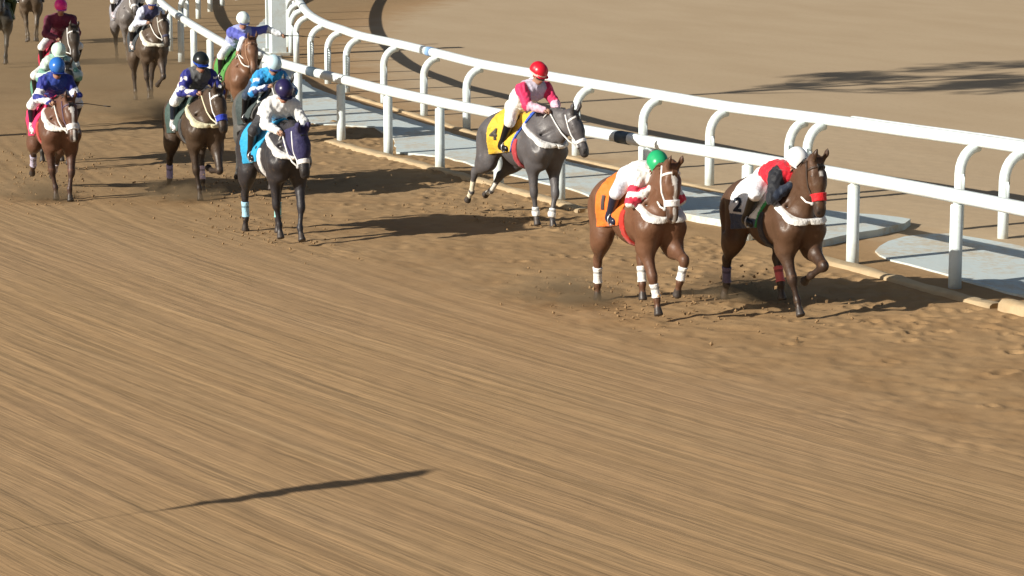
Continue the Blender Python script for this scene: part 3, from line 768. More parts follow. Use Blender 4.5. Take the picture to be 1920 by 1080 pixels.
# ------------------------------------------------------------ ground
def lattice(x, y, seed):
    xi = np.floor(x).astype(np.int64); yi = np.floor(y).astype(np.int64); fx = x - xi; fy = y - yi
    fx = fx * fx * (3 - 2 * fx); fy = fy * fy * (3 - 2 * fy)
    def h(a, b):
        n = (a * 374761393 + b * 668265263 + seed * 1442695) & 0x7fffffff
        n = ((n ^ (n >> 13)) * 1274126177) & 0x7fffffff
        return (n ^ (n >> 16)) % 65536 / 65535.0
    return (h(xi, yi) * (1 - fx) + h(xi + 1, yi) * fx) * (1 - fy) + (h(xi, yi + 1) * (1 - fx) + h(xi + 1, yi + 1) * fx) * fy
HOOFPRINTS = []
def ground():
    def axis(a, b, st, far):
        mid = np.arange(a, b + st / 2, st); out = []; g = st; x = b
        while x < far: g *= 1.35; x += g; out.append(x)
        lo = []; g = st; x = a
        while x > -far: g *= 1.35; x -= g; lo.append(x)
        return np.array(lo[::-1] + list(mid) + out)
    xs = axis(-11, 8.5, .036, 1500); ys = axis(19.5, 58, .048, 2500)
    X, Y = np.meshgrid(xs, ys, indexing='ij')
    tx, ty = TC / G
    Rr = np.hypot(X - tx, Y - ty); An = np.arctan2(-(Y - ty), -(X - tx)) * 105
    fade = np.clip((X + 11.5) / 1, 0, 1) * np.clip((9 - X) / 1, 0, 1) * np.clip((Y - 19) / 1, 0, 1) * np.clip((60 - Y) / 4, 0, 1)
    j = (lattice(X * .9, Y * .9, 5) - .5) * 2.5
    ch = np.clip((106.6 - Rr - j) / 2, 0, 1) * np.clip((Rr - 99.9) / .4, 0, 1)
    outer = np.clip((Rr - 103) / 3, 0, 1)
    zz = ch * (.022 * (lattice(X * 3.1, Y * 3.1, 1) - .5) + .018 * (lattice(X * 7.3, Y * 7.3, 2) - .5))
    zz += outer * (.012 * (lattice(Rr * 3.3, An * .06, 3) - .5) + .010 * (lattice(Rr * 7.5, An * .12, 4) - .5))
    zz += .006 * (lattice(X * 5, Y * 5, 8) - .5)
    # hoof craters with pushed-up rims
    dx, dy = .036, .048; i0 = int(np.searchsorted(xs, -11)); j0 = int(np.searchsorted(ys, 19.5))
    for _ in range(2200):
        a = random.uniform(-.62, .62); rr = 100.2 + abs(random.gauss(0, 1)) * 1.35
        x = tx - rr * math.cos(a); y = ty - rr * math.sin(a)
        if not (-10.5 < x < 8 and 20 < y < 57): continue
        i = i0 + int((x + 11) / dx); j_ = j0 + int((y - 19.5) / dy); w_ = 6
        sx_ = slice(i - w_, i + w_ + 1); sy_ = slice(j_ - w_, j_ + w_ + 1)
        r2 = np.hypot(X[sx_, sy_] - x, (Y[sx_, sy_] - y) * .9) / random.uniform(.06, .11)
        zz[sx_, sy_] += random.uniform(.5, 1) * (-.026 * np.exp(-r2 ** 2 * 1.2) + .017 * np.exp(-((r2 - 1.5) / .45) ** 2) * (.4 + lattice(X[sx_, sy_] * 9, Y[sx_, sy_] * 9, 11)))
    zz = zz * fade
    zz[(Rr < 99.6)] -= 0.0
    n, m = X.shape; idx = np.arange(n * m).reshape(n, m)
    Fq = np.stack([idx[:-1, :-1], idx[1:, :-1], idx[1:, 1:], idx[:-1, 1:]], -1).reshape(-1, 4)
    o = mkmesh('ground', np.stack([X * G, Y * G, zz], -1).reshape(-1, 3), Fq, M_GROUND)
    tag(o, kind='structure')
ground()

# ------------------------------------------------------------ slabs and kerb
def slab_obj(name, pts, h, mat, kind='structure'):
    P = [gp(*p) for p in pts]; n = len(P); V = []
    # densify and roughen the outline
    Q = []
    for i in range(n):
        a, b_ = P[i], P[(i + 1) % n]; k = max(1, int((b_ - a).length / .35))
        for j in range(k):
            p = a.lerp(b_, j / k); Q.append((p.x + random.uniform(-.03, .03), p.y + random.uniform(-.05, .05)))
    n = len(Q)
    V = [(x, y, -.05) for x, y in Q] + [(x, y, h - .008) for x, y in Q] + [(x * .999 + 0, y, h) for x, y in Q]
    F = [[i, (i + 1) % n, n + (i + 1) % n, n + i] for i in range(n)] + [list(range(n, 2 * n))]
    V = V[:2 * n]
    o = mkmesh(name, V, F, mat, smooth=False); tag(o, kind=kind); return o
slab_obj('path', [(560, 232), (520, 205), (470, 165), (430, 128), (470, 60), (505, 30), (520, 60), (530, 120), (590, 168), (650, 190), (720, 209), (800, 235), (875, 262), (1090, 312),
                  (1330, 363), (1420, 385), (1385, 412), (1280, 414), (1190, 392), (1050, 352), (905, 316), (835, 297), (745, 288), (735, 262), (700, 240)], .035, M_SLAB)
slab_obj('path', [(1276, 380), (1340, 372), (1460, 396), (1600, 412), (1690, 419), (1708, 424), (1700, 432), (1610, 448), (1540, 464), (1420, 436), (1276, 412)], .10, M_SLAB)
slab_obj('path', [(1640, 474), (1648, 464), (1668, 455), (1700, 447), (1735, 441), (1780, 441), (1850, 452), (1990, 478), (2200, 520), (2200, 620), (1990, 577), (1850, 540), (1740, 508), (1672, 490), (1648, 482)], .03, M_SLAB)

def kerb(pts, w, h, label):
    P = [gp(*p) for p in pts]; Q = []
    for a, b_ in zip(P[:-1], P[1:]):
        k = max(1, int((b_ - a).length / .25)); Q += [a.lerp(b_, j / k) for j in range(k)]
    Q.append(P[-1]); V = []; F = []
    for i, p in enumerate(Q):
        d = (Q[min(i + 1, len(Q) - 1)] - Q[max(i - 1, 0)]).normalized(); s = Vector((-d.y, d.x, 0))
        jj = lambda: random.uniform(-.012, .012)
        for (o_, z) in ((-w / 2, -.08), (-w / 2 + .015, h * .75), (-w / 2 + .05, h), (w / 2 - .05, h + .004), (w / 2 - .01, h * .75), (w / 2, -.08)):
            q = p + s * (o_ + jj()); V.append((q.x, q.y, z + (jj() if z > 0 else 0)))
    for i in range(len(Q) - 1):
        for j in range(5): F.append([i * 6 + j, i * 6 + j + 1, i * 6 + 7 + j, i * 6 + 6 + j])
    F.append(list(range(6))); F.append([len(V) - 6 + j for j in range(6)][::-1])
    tag(mkmesh('kerb', V, F, M_KERB), label, 'kerb', 'low kerb pieces edging the track')
kerb([(618, 268), (700, 289), (800, 314), (900, 341), (1000, 370), (1095, 398)], .22, .05, 'low sandy kerb edging the track behind the black and grey horses')
kerb([(1535, 488), (1600, 505), (1680, 527), (1752, 548), (1870, 578)], .22, .05, 'low sandy kerb beside the straight posts right of the leading dark bay horse')
kerb([(1888, 580), (1960, 600), (2080, 632)], .24, .11, 'short kerb end at the right edge beyond the dark shadow')

kerb([(660, 181), (720, 199), (800, 224), (880, 249), (980, 275), (1080, 299), (1205, 327), (1330, 356), (1400, 372)], .16, .035, 'long pale kerb along the feet of the gooseneck posts')
# ------------------------------------------------------------ fences
def smoothpath(P, step):
    """Catmull-Rom through P resampled"""
    out = []
    for i in range(len(P) - 1):
        p0, p1, p2, p3 = P[max(i - 1, 0)], P[i], P[i + 1], P[min(i + 2, len(P) - 1)]
        k = max(2, int((p2 - p1).length / step))
        for j in range(k):
            t = j / k
            out.append(.5 * ((2 * p1) + (p2 - p0) * t + (2 * p0 - 5 * p1 + 4 * p2 - p3) * t * t + (3 * p1 - p0 - 3 * p2 + p3) * t ** 3))
    out.append(P[-1]); return out
def rail_mb(path, a, b_):
    """oval tube: half width a, half height b"""
    V = []; F = []; n = 14
    for i, p in enumerate(path):
        d = (path[min(i + 1, len(path) - 1)] - path[max(i - 1, 0)]); d.z = 0; d.normalize(); s = Vector((-d.y, d.x, 0))
        for k in range(n):
            t = 2 * math.pi * k / n; c, q = math.cos(t), math.sin(t)
            c = math.copysign(abs(c) ** .75, c); q = math.copysign(abs(q) ** .75, q)
            v = p + s * (a * c); V.append((v.x, v.y, v.z + b_ * q))
    for i in range(len(path) - 1):
        for k in range(n):
            F.append([i * n + k, i * n + (k + 1) % n, (i + 1) * n + (k + 1) % n, (i + 1) * n + k])
    F.append(list(range(n))); F.append([len(V) - n + k for k in range(n)][::-1])
    return V, F
def near(path, q):
    i = min(range(len(path)), key=lambda j: (path[j] - q).length)
    d = (path[min(i + 1, len(path) - 1)] - path[max(i - 1, 0)]); d.z = 0; d.normalize()
    return i, path[i], d

# running rail (near, straight posts)
A_pts = [gp(*p) for p in ((2260, 655), (1990, 590), (1790, 540), (1598, 495), (1400, 450), (1215, 412), (1050, 375), (935, 346), (825, 318), (728, 291), (640, 263), (560, 237), (500, 215), (440, 190), (385, 152), (330, 108), (300, 75), (285, 40), (290, 0))]
A_path = smoothpath(A_pts, .5)
ra = empty('running_rail', A_pts[2]); tag(ra, 'white running rail on straight white posts between the horses and the pale slab', 'fence')
o0 = A_pts[2]
AR_H, AR_R = 1.225 * G, .080
V, F = rail_mb([p + Vector((0, 0, AR_H)) - o0 for p in A_path], .085, AR_R); mkmesh('rail', V, F, M_RAIL, ra)
def straight_post(p):
    q = p - o0; i, _, d = near(A_path, p); rz = math.atan2(d.y, d.x); mb = MB()
    mb.tube([q + Vector((0, 0, -.1)), q + Vector((0, 0, .3)), q + Vector((0, 0, 1.10 * G)), q + Vector((0, 0, 1.115 * G))], [.078, .076, .074, .062], n=14)
    return mb.build('post', M_POST, ra, cols=False), q, rz
for p in A_pts[1:14]:
    po, q, rz = straight_post(p)
    mb = MB().tube([q + Vector((0, 0, 1.10 * G)), q + Vector((0, 0, 1.18 * G))], .04, n=8); mb.build('bracket', M_POST, po, cols=False)
for k, f in enumerate((.35, .8)):
    for i in (13, 14, 15, 16):
        if k == 0 and i == 13: continue
        po, q, rz = straight_post(A_pts[i].lerp(A_pts[i + 1], f))
def band(px, h, path, parent, org, half, a, b_, mat, sh=0):
    # short sleeve round the rail at the given base pixel
    i, p, d = near(path, gp(*px)); pts = [p + d * t + Vector((0, 0, h)) - org for t in (-half, half)]
    V, F = rail_mb(pts, a + .006, b_ + .006); mkmesh('joint_band', V, F, mat, parent)
band((1155, 398), AR_H, A_path, ra, o0, .15, .085, AR_R, M_DARK)
band((590, 247), AR_H, A_path, ra, o0, .24, .085, AR_R, M_DARK)

# far gooseneck fence
B_pts = [gp(*p) for p in ((2200, 512), (2040, 476), (1880, 447), (1795, 430), (1640, 402), (1500, 376), (1330, 347), (1205, 319), (1080, 291), (980, 268), (875, 243), (795, 217), (720, 193), (650, 173), (615, 157), (583, 142), (556, 120), (541, 92), (536, 70), (540, 50), (552, 28), (570, 8), (596, -14), (640, -40), (720, -70))]
B_path = smoothpath(B_pts, .5)
fb = empty('gooseneck_fence', B_pts[2]); tag(fb, 'tall white fence of curved gooseneck posts on the far side of the pale slab', 'fence')
o1 = B_pts[2]; BH = 1.34 * G; OFF = .36 * G
def outward(d):     # d runs away from the camera along the path list; right-hand side
    return Vector((d.y, -d.x, 0)) if Vector((d.y, -d.x, 0)).dot(Vector((TC[0], TC[1], 0)) - o1) > 0 else Vector((-d.y, d.x, 0))
B_rail = []
for i, p in enumerate(B_path):
    d = (B_path[min(i + 1, len(B_path) - 1)] - B_path[max(i - 1, 0)]); d.z = 0; d.normalize()
    B_rail.append(p + Vector((d.y, -d.x, 0)) * OFF + Vector((0, 0, BH)))
# path list runs from near right to far left: right-hand side of travel faces the infield
V, F = rail_mb([p - o1 for p in B_rail], .095, .082); mkmesh('rail', V, F, M_RAIL, fb)
gpx = [(2040, 476), (1880, 447), (1797, 430), (1512, 379), (1478, 372), (1330, 347), (1205, 319), (1080, 291), (980, 268), (875, 243), (795, 217), (720, 193), (650, 173), (615, 157), (583, 142)]
def gooseneck(p, s, parent, org, h=BH, off=OFF, name='post', rad=.071):
    pts = [(0, -.1), (0, .4), (0, h - .42)]
    for a in range(0, 91, 15): pts.append((off * .95 * (1 - math.cos(R(a))), h - .42 + .34 * math.sin(R(a))))
    mb = MB(); mb.tube([p - org + s * x + Vector((0, 0, z)) for x, z in pts], rad, n=12); return mb.build(name, M_POST, parent, cols=False)
for k, px in enumerate(gpx):
    i, p, d = near(B_path, gp(*px)); s = Vector((d.y, -d.x, 0)); o_ = gooseneck(gp(*px), s, fb, o1)
    if px[0] in (1512, 1478, 650, 615, 583):       # rows of small stencilled marks running down the post
        mb = MB(); base = gp(*px) - o1
        mb.box((base.x - .012, base.y - .078, BH - .40 - .055 * (4 if px[0] > 1000 else 6)), (.010, .005, .055 * (8.4 if px[0] > 1000 else 12.4)))
        for j in range(9 if px[0] > 1000 else 13):
            z = BH - .40 - j * .055
            mb.box((base.x + .012, base.y - .074, z), (.055 if j % 3 else .048, .006, .022))
        mb.build('stencil', M_INK, o_, cols=False, smooth=False)
for px in ((556, 120), (546, 104), (541, 88), (537, 70), (538, 55), (543, 40), (552, 26)):
    i, p, d = near(B_path, gp(*px)); gooseneck(gp(*px), Vector((d.y, -d.x, 0)), fb, o1)
V = [(x, y, z) for x, y, z in ()]
i, p, d = near(B_path, gp(775, 211)); 
V, F = rail_mb([B_rail[i] - o1 - d * .14, B_rail[i] - o1 + d * .14], .101, .088); mkmesh('joint_band', V, F, M_BLUE, fb)
# second rail lying beside the first where two fence lengths overlap
seg = [j for j, q in enumerate(B_path) if q.y < gp(1500, 376).y and q.y > gp(1890, 449).y]
V, F = rail_mb([B_rail[j] - o1 + Vector((.12, .08, .01)) for j in seg], .07, .072); mkmesh('rail', V, F, M_RAIL, fb)

# tall gate pillars where the fences meet
for px, w_, h_, lab in (((521, 104), .36, 2.3, 'broadest tall white pillar at the bend of the fences'), ((503, 96), .10, 2.2, 'thin tall white pole left of the broad pillar')):
    p = gp(*px); e = empty('gate_pillar', p); tag(e, lab, 'pillar', 'tall white pillars at the bend')
    MB().box((0, 0, h_ / 2), (w_, w_ * .8, h_), R(20), bev=.015).build('shaft', M_POST, e, smooth=False, cols=False)
    MB().box((0, 0, .04), (w_ + .14, w_ + .12, .08), R(20), bev=.01).build('foot', M_SLAB, e, smooth=False, cols=False)
    MB().box((0, 0, h_ + .03), (w_ + .06, w_ + .05, .06), R(20), bev=.01).build('cap', M_RAIL, e, smooth=False, cols=False)

# far fence behind the running rail
C_pts = [gp(*p) for p in ((340, 66), (350, 50), (372, 35), (394, 22), (417, 11), (445, 0), (480, -12))]
fc = empty('far_fence', C_pts[2]); tag(fc, 'distant white fence posts at the top edge left of the tall pillar', 'fence')
for p in C_pts:
    i, q, d = near(C_pts, p); gooseneck(p, Vector((d.y, -d.x, 0)), fc, C_pts[2], rad=.078)
cp = smoothpath(C_pts, 1.0); V, F = rail_mb([p + Vector((0, 0, BH)) - C_pts[2] + Vector((.33, 0, 0)) for p in cp], .10, .09); mkmesh('rail', V, F, M_RAIL, fc)

# ------------------------------------------------------------ tree left of the picture, known by its shadow; invented pole casting the foreground streak
def tree(base, h, cr):
    e = empty('tree', base); tag(e, 'leafy tree outside the left edge throwing the long shadow over the infield', 'tree')
    mb = MB(); pts = [Vector((math.sin(t * 2.2) * .12, .1 * t, (h - cr * .3) * t)) for t in np.linspace(0, 1, 14)]
    mb.tube(pts, [.16 - .07 * t + (.012 if i % 2 else 0) for i, t in enumerate(np.linspace(0, 1, 14))], n=10)
    for k in range(12):
        az = k * 2.4; d = Vector((math.cos(az), math.sin(az), random.uniform(.1, .9))).normalized(); p0 = pts[-1 - k % 4]
        mb.tube([p0, p0 + d * cr * .4, p0 + d * cr * .8 + Vector((0, 0, .2))], [.07, .05, .015], n=6)
    mb.build('trunk', M_BARK, e, cols=False)
    mb = MB(); top = Vector((.1, .1, h)); lobes = []
    for k in range(34):
        az = k * 2.399; u_ = random.uniform(-.7, .9); r0 = math.sqrt(max(0, 1 - u_ * u_)) * cr * random.uniform(.55, 1.05)
        lobes.append((top + Vector((math.cos(az) * r0, math.sin(az) * r0, u_ * cr * .75)), random.uniform(.45, .85)))
    for c_, r_ in lobes:
        for k in range(110):
            v = Vector((random.gauss(0, 1), random.gauss(0, 1), random.gauss(0, .8))).normalized() * r_ * random.uniform(.3, 1.05)
            a_ = Vector((random.gauss(0, 1), random.gauss(0, 1), random.gauss(0, 1))).normalized(); b_ = a_.orthogonal().normalized(); L = random.uniform(.10, .18)
            p = c_ + v; n0 = len(mb.V); mb.V += [tuple(p - a_ * L), tuple(p + b_ * L * .5), tuple(p + a_ * L), tuple(p - b_ * L * .5)]; mb.C += [(1, 1, 1)] * 4; mb.F.append([n0, n0 + 1, n0 + 2, n0 + 3])
    mb.build('crown', M_LEAF, e, cols=False)
sh = Vector((math.sin(SUN_PHI), math.cos(SUN_PHI), 0))
tipc = gp(1890, 143); Lp = 33.0 * G
tree(tipc - sh * Lp, Lp * math.tan(SUN_EL), 3.0)
tipf = gp(772, 889); Lf = 9.5 * G; bf_ = tipf - sh * Lf; hf = Lf * math.tan(SUN_EL)
e = empty('shadow_pole', bf_); tag(e, 'invented thin pole with a lumpy top outside the left edge, added to cast the foreground streak', 'shadow caster')  # unseen, made up only to throw the dark streak on the sand
MB().tube([(0, 0, 0), (0, 0, hf - 1.0), (0, 0, hf)], [.006, .005, .010], n=8).build('pole', M_STEEL, e, cols=False)
mb = MB(); pts = []; rr = []
for j in range(40):
    t = j / 39; pts.append((random.uniform(-.03, .03), random.uniform(-.03, .03), hf - 1.05 + 1.05 * t)); rr.append((.012 + .085 * min(1, t * 1.6)) * random.uniform(.25, 1.35))
mb.tube(pts, rr, n=9); mb.build('shadow_pole_top', M_CLOTH, e)  # added lumpy roll, shaped for the thick ragged end of that shadow

# ------------------------------------------------------------ the field
W = (.80, .80, .78)
H = []
def add(h, j): H.append((h, j))
add(dict(label='dark bay racehorse leading at right with a red noseband and a number 2 cloth', px=(1450, 580), head=24,
         coat=(.088, .046, .026), leg=(.035, .020, .014), mane=(.012, .01, .009), poll=(.84, 0, 1.84), nose=76, yaw=4, blaze=2, ls=.84,
         fr=(-24, 24, 12, 25), fl=(-8, 66, -58, -60), hr=(0, -40, -8, -20), hl=(56, 8, 22, 10),
         noseband=(.62, .012, .02), nbw=.085, bridle=(.05, .03, .02), cloth=((.78, .80, .82), (.05, .07, .13)), edge=(.04, .30, .10), number='2',
         numcol=(.02, .03, .05), girth=(.03, .03, .04), wraps=dict(hl=(.60, .12, .13), hr=(.16, .13, .22)), socks={}),
    dict(label='jockey in red with black sleeves and white helmet on the leading dark bay horse', jacket=(.60, .012, .03), sleeve=(.012, .014, .02), fore=(.012, .02, .04),
         helmet=(.80, .82, .82), breeches=(.78, .80, .84), boots=(.012, .012, .015), hands=(.50, .10, 1.56), pitch=8, head=-24, hz=1.58, hx=-.12))
add(dict(label='chestnut racehorse with white blaze, white bridle and bright orange cloth', px=(1196, 582), head=22,
         coat=(.140, .066, .036), leg=(.11, .052, .03), mane=(.10, .045, .02), poll=(.84, -.02, 1.76), nose=82, yaw=0, blaze=1, ls=.84,
         fr=(-20, 26, 6, 15), fl=(-2, 76, -6, -25), hr=(2, -34, -8, -5), hl=(52, 2, 12, 5), nbw=.07,
         cloth=(.78, .18, .02), number='1', numcol=(.05, .03, .03), girth=(.50, .03, .02), wraps=dict(hr=W, hl=W, fr=W, fl=W)),
    dict(label='jockey in white with red striped sleeves and green helmet above the orange cloth', jacket=W, sleeve=W, stripes=((.62, .03, .07), .13),
         helmet=(.02, .38, .15), peak=(.30, .02, .05), breeches=(.70, .75, .84), boots=(.015, .02, .05), hands=(.50, .10, 1.50), pitch=4, head=-34, hz=1.56, hx=-.12))
add(dict(label='dark grey racehorse with a yellow cloth running close to the rail', px=(983, 416), head=34,
         coat=(.092, .086, .090), leg=(.09, .085, .088), mane=(.06, .055, .055), poll=(.96, .10, 1.60), nose=62, yaw=14,
         fr=(-40, 2, 0, 12, .02), fl=(-26, 20, 4, 10, -.06), hr=(-8, -62, -24, -40), hl=(14, -52, -44, -65), nbw=.045,
         cloth=(.72, .46, .04), edge=(.03, .10, .50), number='4', numcol=(.04, .03, .02), girth=(.45, .05, .06), saddle=(.05, .03, .03), wraps=dict(fr=W, fl=W), lowwrap=1, socks=dict(hr=(.68, .62, .48), hl=(.68, .66, .6))),
    dict(label='upright jockey with red helmet and pink-red sleeves on the dark grey horse', jacket=(.50, .47, .58), back=(.82, .84, .84), sleeve=(.66, .03, .12), fore=(.78, .50, .62),
         helmet=(.62, .012, .03), hband=(.8, .6, .55), breeches=(.80, .82, .82), boots=(.012, .012, .014), hands=(.60, .10, 1.66), pitch=36, head=-24, hz=1.64, hx=-.14, yaw=6, shoulder=.19))
add(dict(label='black racehorse with a navy hood and bright cyan cloth', px=(518, 448), head=24,
         coat=(.028, .026, .030), leg=(.022, .02, .024), mane=(.01, .01, .012), poll=(.90, .02, 1.50), nose=72, yaw=6,
         fr=(-40, -4, -2, 15), fl=(-22, 22, 12, 25), hr=(0, -36, -6, -15), hl=(46, -10, 8, -5), hood=(.025, .022, .085), nbw=.06,
         cloth=(.02, .34, .62), number=None, girth=(.7, .7, .7), wraps=dict(hr=(.35, .62, .78), hl=(.30, .62, .60))),
    dict(label='jockey in plain white silks with a dark navy helmet on the black horse', jacket=(.82, .83, .83), sleeve=(.82, .84, .83), helmet=(.022, .018, .075), peak=(.02, .018, .06),
         breeches=(.03, .03, .035), boots=(.012, .012, .014), hands=(.60, .16, 1.50), pitch=24, head=-38, hz=1.60, band=(.35, .30, .50)))
add(dict(label='very dark bay racehorse with a blue noseband, second row centre', px=(368, 368), head=23,
         coat=(.062, .040, .026), leg=(.035, .024, .018), mane=(.012, .011, .01), poll=(.92, .06, 1.66), nose=66, yaw=10,
         fr=(-38, 4, 2, 10), fl=(-2, 34, -85, -100), hr=(0, -42, -16, -40), hl=(54, 4, 18, 0), noseband=(.015, .04, .42), nbw=.085,
         cloth=(.05, .09, .08), collar=(.70, .66, .45), girth=(.05, .05, .05), wraps=dict(hr=(.40, .36, .60), hl=(.60, .50, .62))),
    dict(label='jockey in navy sleeves with white spots and a black helmet with blue band', jacket=(.09, .095, .10), belt=(.26, .02, .06), sleeve=(.02, .025, .22), spots=W, helmet=(.015, .018, .018), hband=(.02, .08, .45), peak=(.02, .06, .4),
         breeches=(.80, .82, .84), boots=(.012, .02, .04), boot_low=(.72, .72, .75), hands=(.50, .12, 1.64), pitch=24, head=-18, hz=1.68, rein=(.75, .7, .5)))
add(dict(label='bay racehorse with a broad white noseband and pink cloth at far left', px=(105, 368), head=20,
         coat=(.125, .058, .036), leg=(.06, .032, .024), mane=(.014, .01, .01), poll=(.94, .05, 1.58), nose=66, yaw=6, blaze=1, ls=.88,
         fr=(-40, 4, 2, 12), fl=(-26, 20, 8, 12), hr=(0, -64, -34, -45), hl=(22, -40, -45, -60), nbw=.085, bridle=(.10, .06, .10),
         cloth=(.75, .03, .14), number=None, girth=(.45, .06, .05), wraps=dict(hr=(.45, .42, .55), hl=(.55, .5, .55))),
    dict(label='jockey with royal blue helmet and banded blue and white sleeves holding a whip', jacket=(.02, .05, .30), sleeve=(.02, .03, .26), stripes=((.75, .76, .82), .16), helmet=(.03, .16, .55), peak=(.02, .05, .3),
         breeches=(.80, .83, .84), boots=(.015, .012, .03), boot_low=(.7, .7, .74), hands=(.54, .15, 1.56), pitch=22, head=-26, hz=1.66,
         whip=(1, (.35, .85, -.08), 'black riding whip sticking out beside the blue helmeted jockey at far left')))
add(dict(label='dark racehorse tucked directly behind the bay with the pink cloth', px=(108, 312), head=19, lod=0,
         coat=(.05, .045, .04), leg=(.03, .028, .026), poll=(.84, .04, 1.64), nose=70, collar=None, cloth=(.10, .28, .20), fr=(-42, -2, 0, 12), fl=(-30, 10, 0, 12), hr=(8, -25, 2, 0), hl=(36, -10, 0, 0)),
    dict(label='jockey in mint green and white half hidden behind the blue helmet', jacket=(.30, .50, .42), sleeve=(.55, .68, .62), stripes=((.18, .38, .30), .15), helmet=(.60, .78, .68), breeches=W, pitch=12, hz=1.56, head=-20, hands=(.5, .12, 1.52)))
add(dict(label='dark bay racehorse with white browband behind the mint jockey', px=(116, 244), head=18, lod=0,
         coat=(.055, .042, .032), leg=(.03, .025, .02), poll=(.84, .12, 1.84), nose=74, yaw=6, noseband=None, collar=(.75, .8, .75), cloth=(.45, .02, .06), fr=(-36, 6, 0, 12), fl=(-30, 14, 5, 12), hr=(10, -20, 2, 0), hl=(36, -10, 0, 0)),
    dict(label='jockey in maroon silks with a magenta pink helmet at the upper left', jacket=(.14, .012, .04), sleeve=(.12, .012, .04), helmet=(.80, .02, .25), peak=(.5, .1, .4), breeches=(.80, .82, .82), pitch=40, hz=1.68, head=-18, hands=(.44, .12, 1.66), shoulder=.20))
add(dict(label='dark brown racehorse with a thick white breast collar in the third row', px=(280, 193), head=20, lod=0,
         coat=(.085, .060, .042), leg=(.045, .035, .03), poll=(.90, .10, 1.72), nose=66, yaw=12, collar=(.80, .77, .65), noseband=(.05, .05, .10), bridle=(.6, .6, .55), cloth=(.04, .05, .06), fr=(-42, -5, 0, 12), fl=(-10, 40, -60, -70), hr=(8, -25, 2, 0), hl=(36, -10, 0, 0)),
    dict(label='jockey with white and blue helmet and navy jacket with an orange stripe', jacket=(.05, .05, .12), sleeve=(.60, .64, .78), band=(.60, .28, .06), helmet=(.78, .84, .82), peak=(.04, .06, .3), breeches=(.80, .84, .84), boot_low=(.7, .6, .6), pitch=20, hz=1.66, head=-18, hands=(.52, .14, 1.62)))
add(dict(label='grey racehorse mostly cut off by the top edge, left of the dark brown one', px=(240, 120), head=19, lod=0,
         coat=(.16, .145, .14), leg=(.12, .11, .10), poll=(.84, 0, 1.74), nose=62, collar=None, cloth=(.3, .3, .34), fr=(-40, 0, 0, 12), fl=(-25, 20, -10, 0), hr=(8, -25, 2, 0), hl=(36, -10, 0, 0)),
    dict(label='jockey on the grey horse, cut off by the top edge', jacket=(.25, .25, .4), sleeve=(.2, .2, .4), helmet=(.3, .3, .5), breeches=W, boot_low=(.7, .6, .66), pitch=28))
add(dict(label='reddish chestnut racehorse beside the rail behind the light blue jockey', px=(450, 266), head=20, lod=0,
         coat=(.17, .085, .048), leg=(.15, .08, .05), mane=(.10, .05, .03), poll=(.88, .0, 1.78), nose=70, noseband=None, collar=None, bridle=(.35, .2, .12), cloth=(.08, .28, .06), fr=(-38, 4, 0, 12), fl=(-28, 14, 0, 12), hr=(8, -25, 2, 0), hl=(36, -10, 0, 0)),
    dict(label='jockey in violet blue and white stretching an arm out with a whip', jacket=(.35, .40, .72), sleeve=(.10, .12, .50), fore=(.75, .80, .85), helmet=(.72, .84, .82), peak=(.1, .12, .3), breeches=(.80, .84, .84), pitch=28, hz=1.68, head=-20,
         hands=(.52, .12, 1.62), lhand=(.42, .62, 1.86), pole=(-.1, .3, .4), whip=(1, (.25, .9, -.05), 'black whip held out sideways by the violet blue jockey')))
add(dict(label='steel grey racehorse directly behind the black one near the rail', px=(500, 350), head=24, lod=1,
         coat=(.10, .10, .095), leg=(.07, .07, .07), mane=(.05, .05, .05), poll=(.90, .02, 1.66), nose=60, collar=(.62, .66, .60), noseband=(.55, .55, .55), cloth=(.05, .07, .07), fr=(-38, 0, -2, 12), fl=(-10, 44, -50, -60), hr=(0, -45, -16, -30), hl=(50, 0, 14, 0)),
    dict(label='jockey in bright sky blue with a pale blue and white helmet', jacket=(.03, .36, .72), sleeve=(.02, .26, .62), fore=(.03, .05, .16), spots=(.65, .75, .9), helmet=(.55, .76, .84), peak=(.05, .08, .3), breeches=(.04, .06, .10), pitch=16, hz=1.62, head=-28, hands=(.50, .14, 1.62)))
add(dict(label='dark racehorse at the extreme upper left corner', px=(2, 124), head=12, lod=0, coat=(.06, .055, .045), leg=(.05, .045, .04), collar=None, noseband=None, cloth=(.04, .09, .03), fr=(-40, 0, 0, 12), fl=(-28, 14, 0, 12), hr=(8, -25, 2, 0), hl=(36, -10, 0, 0)),
    dict(label='jockey in dark green at the upper left corner', jacket=(.04, .09, .02), sleeve=(.04, .09, .02), helmet=(.1, .2, .1), breeches=(.06, .10, .04), boots=(.03, .06, .02)))
add(dict(label='brown racehorse at the top edge with only chest and legs in view', px=(60, 82), head=10, lod=0, coat=(.09, .065, .045), leg=(.12, .095, .07), collar=None, noseband=None, cloth=None, fr=(-40, 0, 0, 12), fl=(-25, 22, -18, 0), hr=(8, -25, 2, 0), hl=(36, -10, 0, 0)),
    dict(label='jockey above the top edge on the brown horse', jacket=(.3, .3, .3), sleeve=(.3, .3, .3), helmet=(.3, .3, .3)))
for h, j in H:
    r_, sb, s_ = build_horse(h); build_jockey(r_, sb, s_, j)
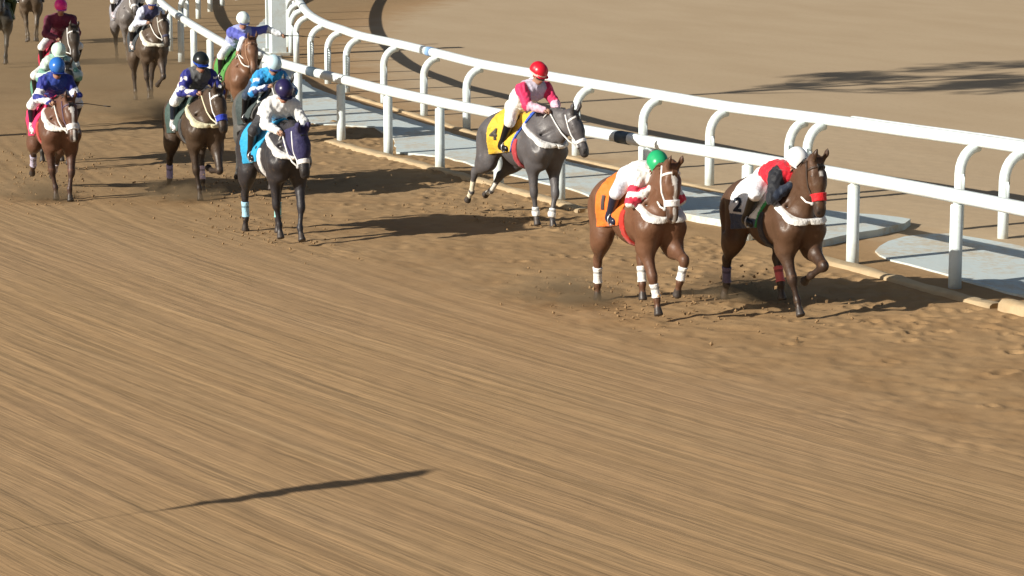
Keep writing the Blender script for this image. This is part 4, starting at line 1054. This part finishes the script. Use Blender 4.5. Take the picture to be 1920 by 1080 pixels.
# ------------------------------------------------------------ dust hanging behind the hooves
dm = bpy.data.materials.new('dust_air'); dm.use_nodes = True; t = dm.node_tree; t.nodes.remove(t.nodes['Principled BSDF'])
pv = nd(t, 'ShaderNodeVolumePrincipled'); pv.inputs['Color'].default_value = (.62, .45, .27, 1); pv.inputs['Anisotropy'].default_value = .2
co = nd(t, 'ShaderNodeTexCoord').outputs['Object']; ln = nd(t, 'ShaderNodeVectorMath', operation='LENGTH'); t.links.new(co, ln.inputs[0])
fall = ramp(t, ln.outputs['Value'], 1.0, .1); nz = ramp(t, noise(t, co, 2.2, 4, .6), .42, .75)
t.links.new(mth(t, 'MULTIPLY', mth(t, 'MULTIPLY', fall, nz), 9.0), pv.inputs['Density'])
t.links.new(pv.outputs[0], t.nodes['Material Output'].inputs['Volume'])
dm_far = dm.copy(); dm_far.name = 'far_dust_air'
for n_ in dm_far.node_tree.nodes:
    if n_.type == 'MATH' and not n_.inputs[1].is_linked and abs(n_.inputs[1].default_value - 9.0) < .01: n_.inputs[1].default_value = .60
for px, sc_, lab in (((1385, 560), (.75, .9, .30), 'low brown dust behind the leading dark bay'), ((1050, 562), (.8, 1.1, .28), 'low brown dust trailing the chestnut'),
                     ((60, 372), (.8, 1.0, .32), 'low brown dust behind the far left bay'), ((330, 372), (.8, 1.0, .30), 'faint dust behind the horse with the blue noseband'), ((150, 150), (5.5, 9.0, 1.2), 'thin brown dust hanging over the far pack'), ((300, 215), (1.6, 2.0, .5), 'dust puff behind the dark brown horse in the third row')):
    f = Field().add((0, 0, 0), (0, 0, .001), 1.0); V, Q = f.mesh(.16)
    g = gp(*px); V = V.copy(); V[:, 2] = np.maximum(V[:, 2], -.02)
    big_ = sc_[0] > 3
    d = mkmesh('dust_cloud', V, Q, dm_far if big_ else dm); d.location = (g.x, g.y, .02); d.scale = sc_; tag(d, lab, 'dust', None, 'stuff')
print('horses done')

# ------------------------------------------------------------ clods thrown up around the hooves
V = []; F = []; C = []
for h, j in H:
    if h['px'][1] < 280: continue
    g = gp(*h['px']); th = R(h['head']); fw_ = Vector((math.sin(th), -math.cos(th), 0)); sd_ = Vector((math.cos(th), math.sin(th), 0))
    for i in range(150):
        p = g + fw_ * random.gauss(-.6, 1.1) + sd_ * random.gauss(0, .45); z = abs(random.gauss(0, .02)) if random.random() < .8 else random.uniform(0.03, .35)
        r0 = random.uniform(.006, .024); k = len(V); ax = Vector((random.uniform(-1, 1), random.uniform(-1, 1), random.uniform(-1, 1)))
        rot = Matrix.Rotation(random.uniform(0, 6), 3, ax.normalized())
        for q in ((1, 0, 0), (-1, 0, 0), (0, 1, 0), (0, -1, 0), (0, 0, 1), (0, 0, -1)):
            v = rot @ (Vector(q) * r0 * random.uniform(.6, 1.3)); V.append((p.x + v.x, p.y + v.y, z + .01 + v.z)); C.append((.24, .15, .075))
        for f in ((0, 2, 4), (2, 1, 4), (1, 3, 4), (3, 0, 4), (2, 0, 5), (1, 2, 5), (3, 1, 5), (0, 3, 5)): F.append([k + a for a in f])
tag(mkmesh('sand_clods', V, F, M_CLOD, None, np.array(C), False), 'clods of brown sand kicked up around the hooves', 'sand', None, 'stuff')
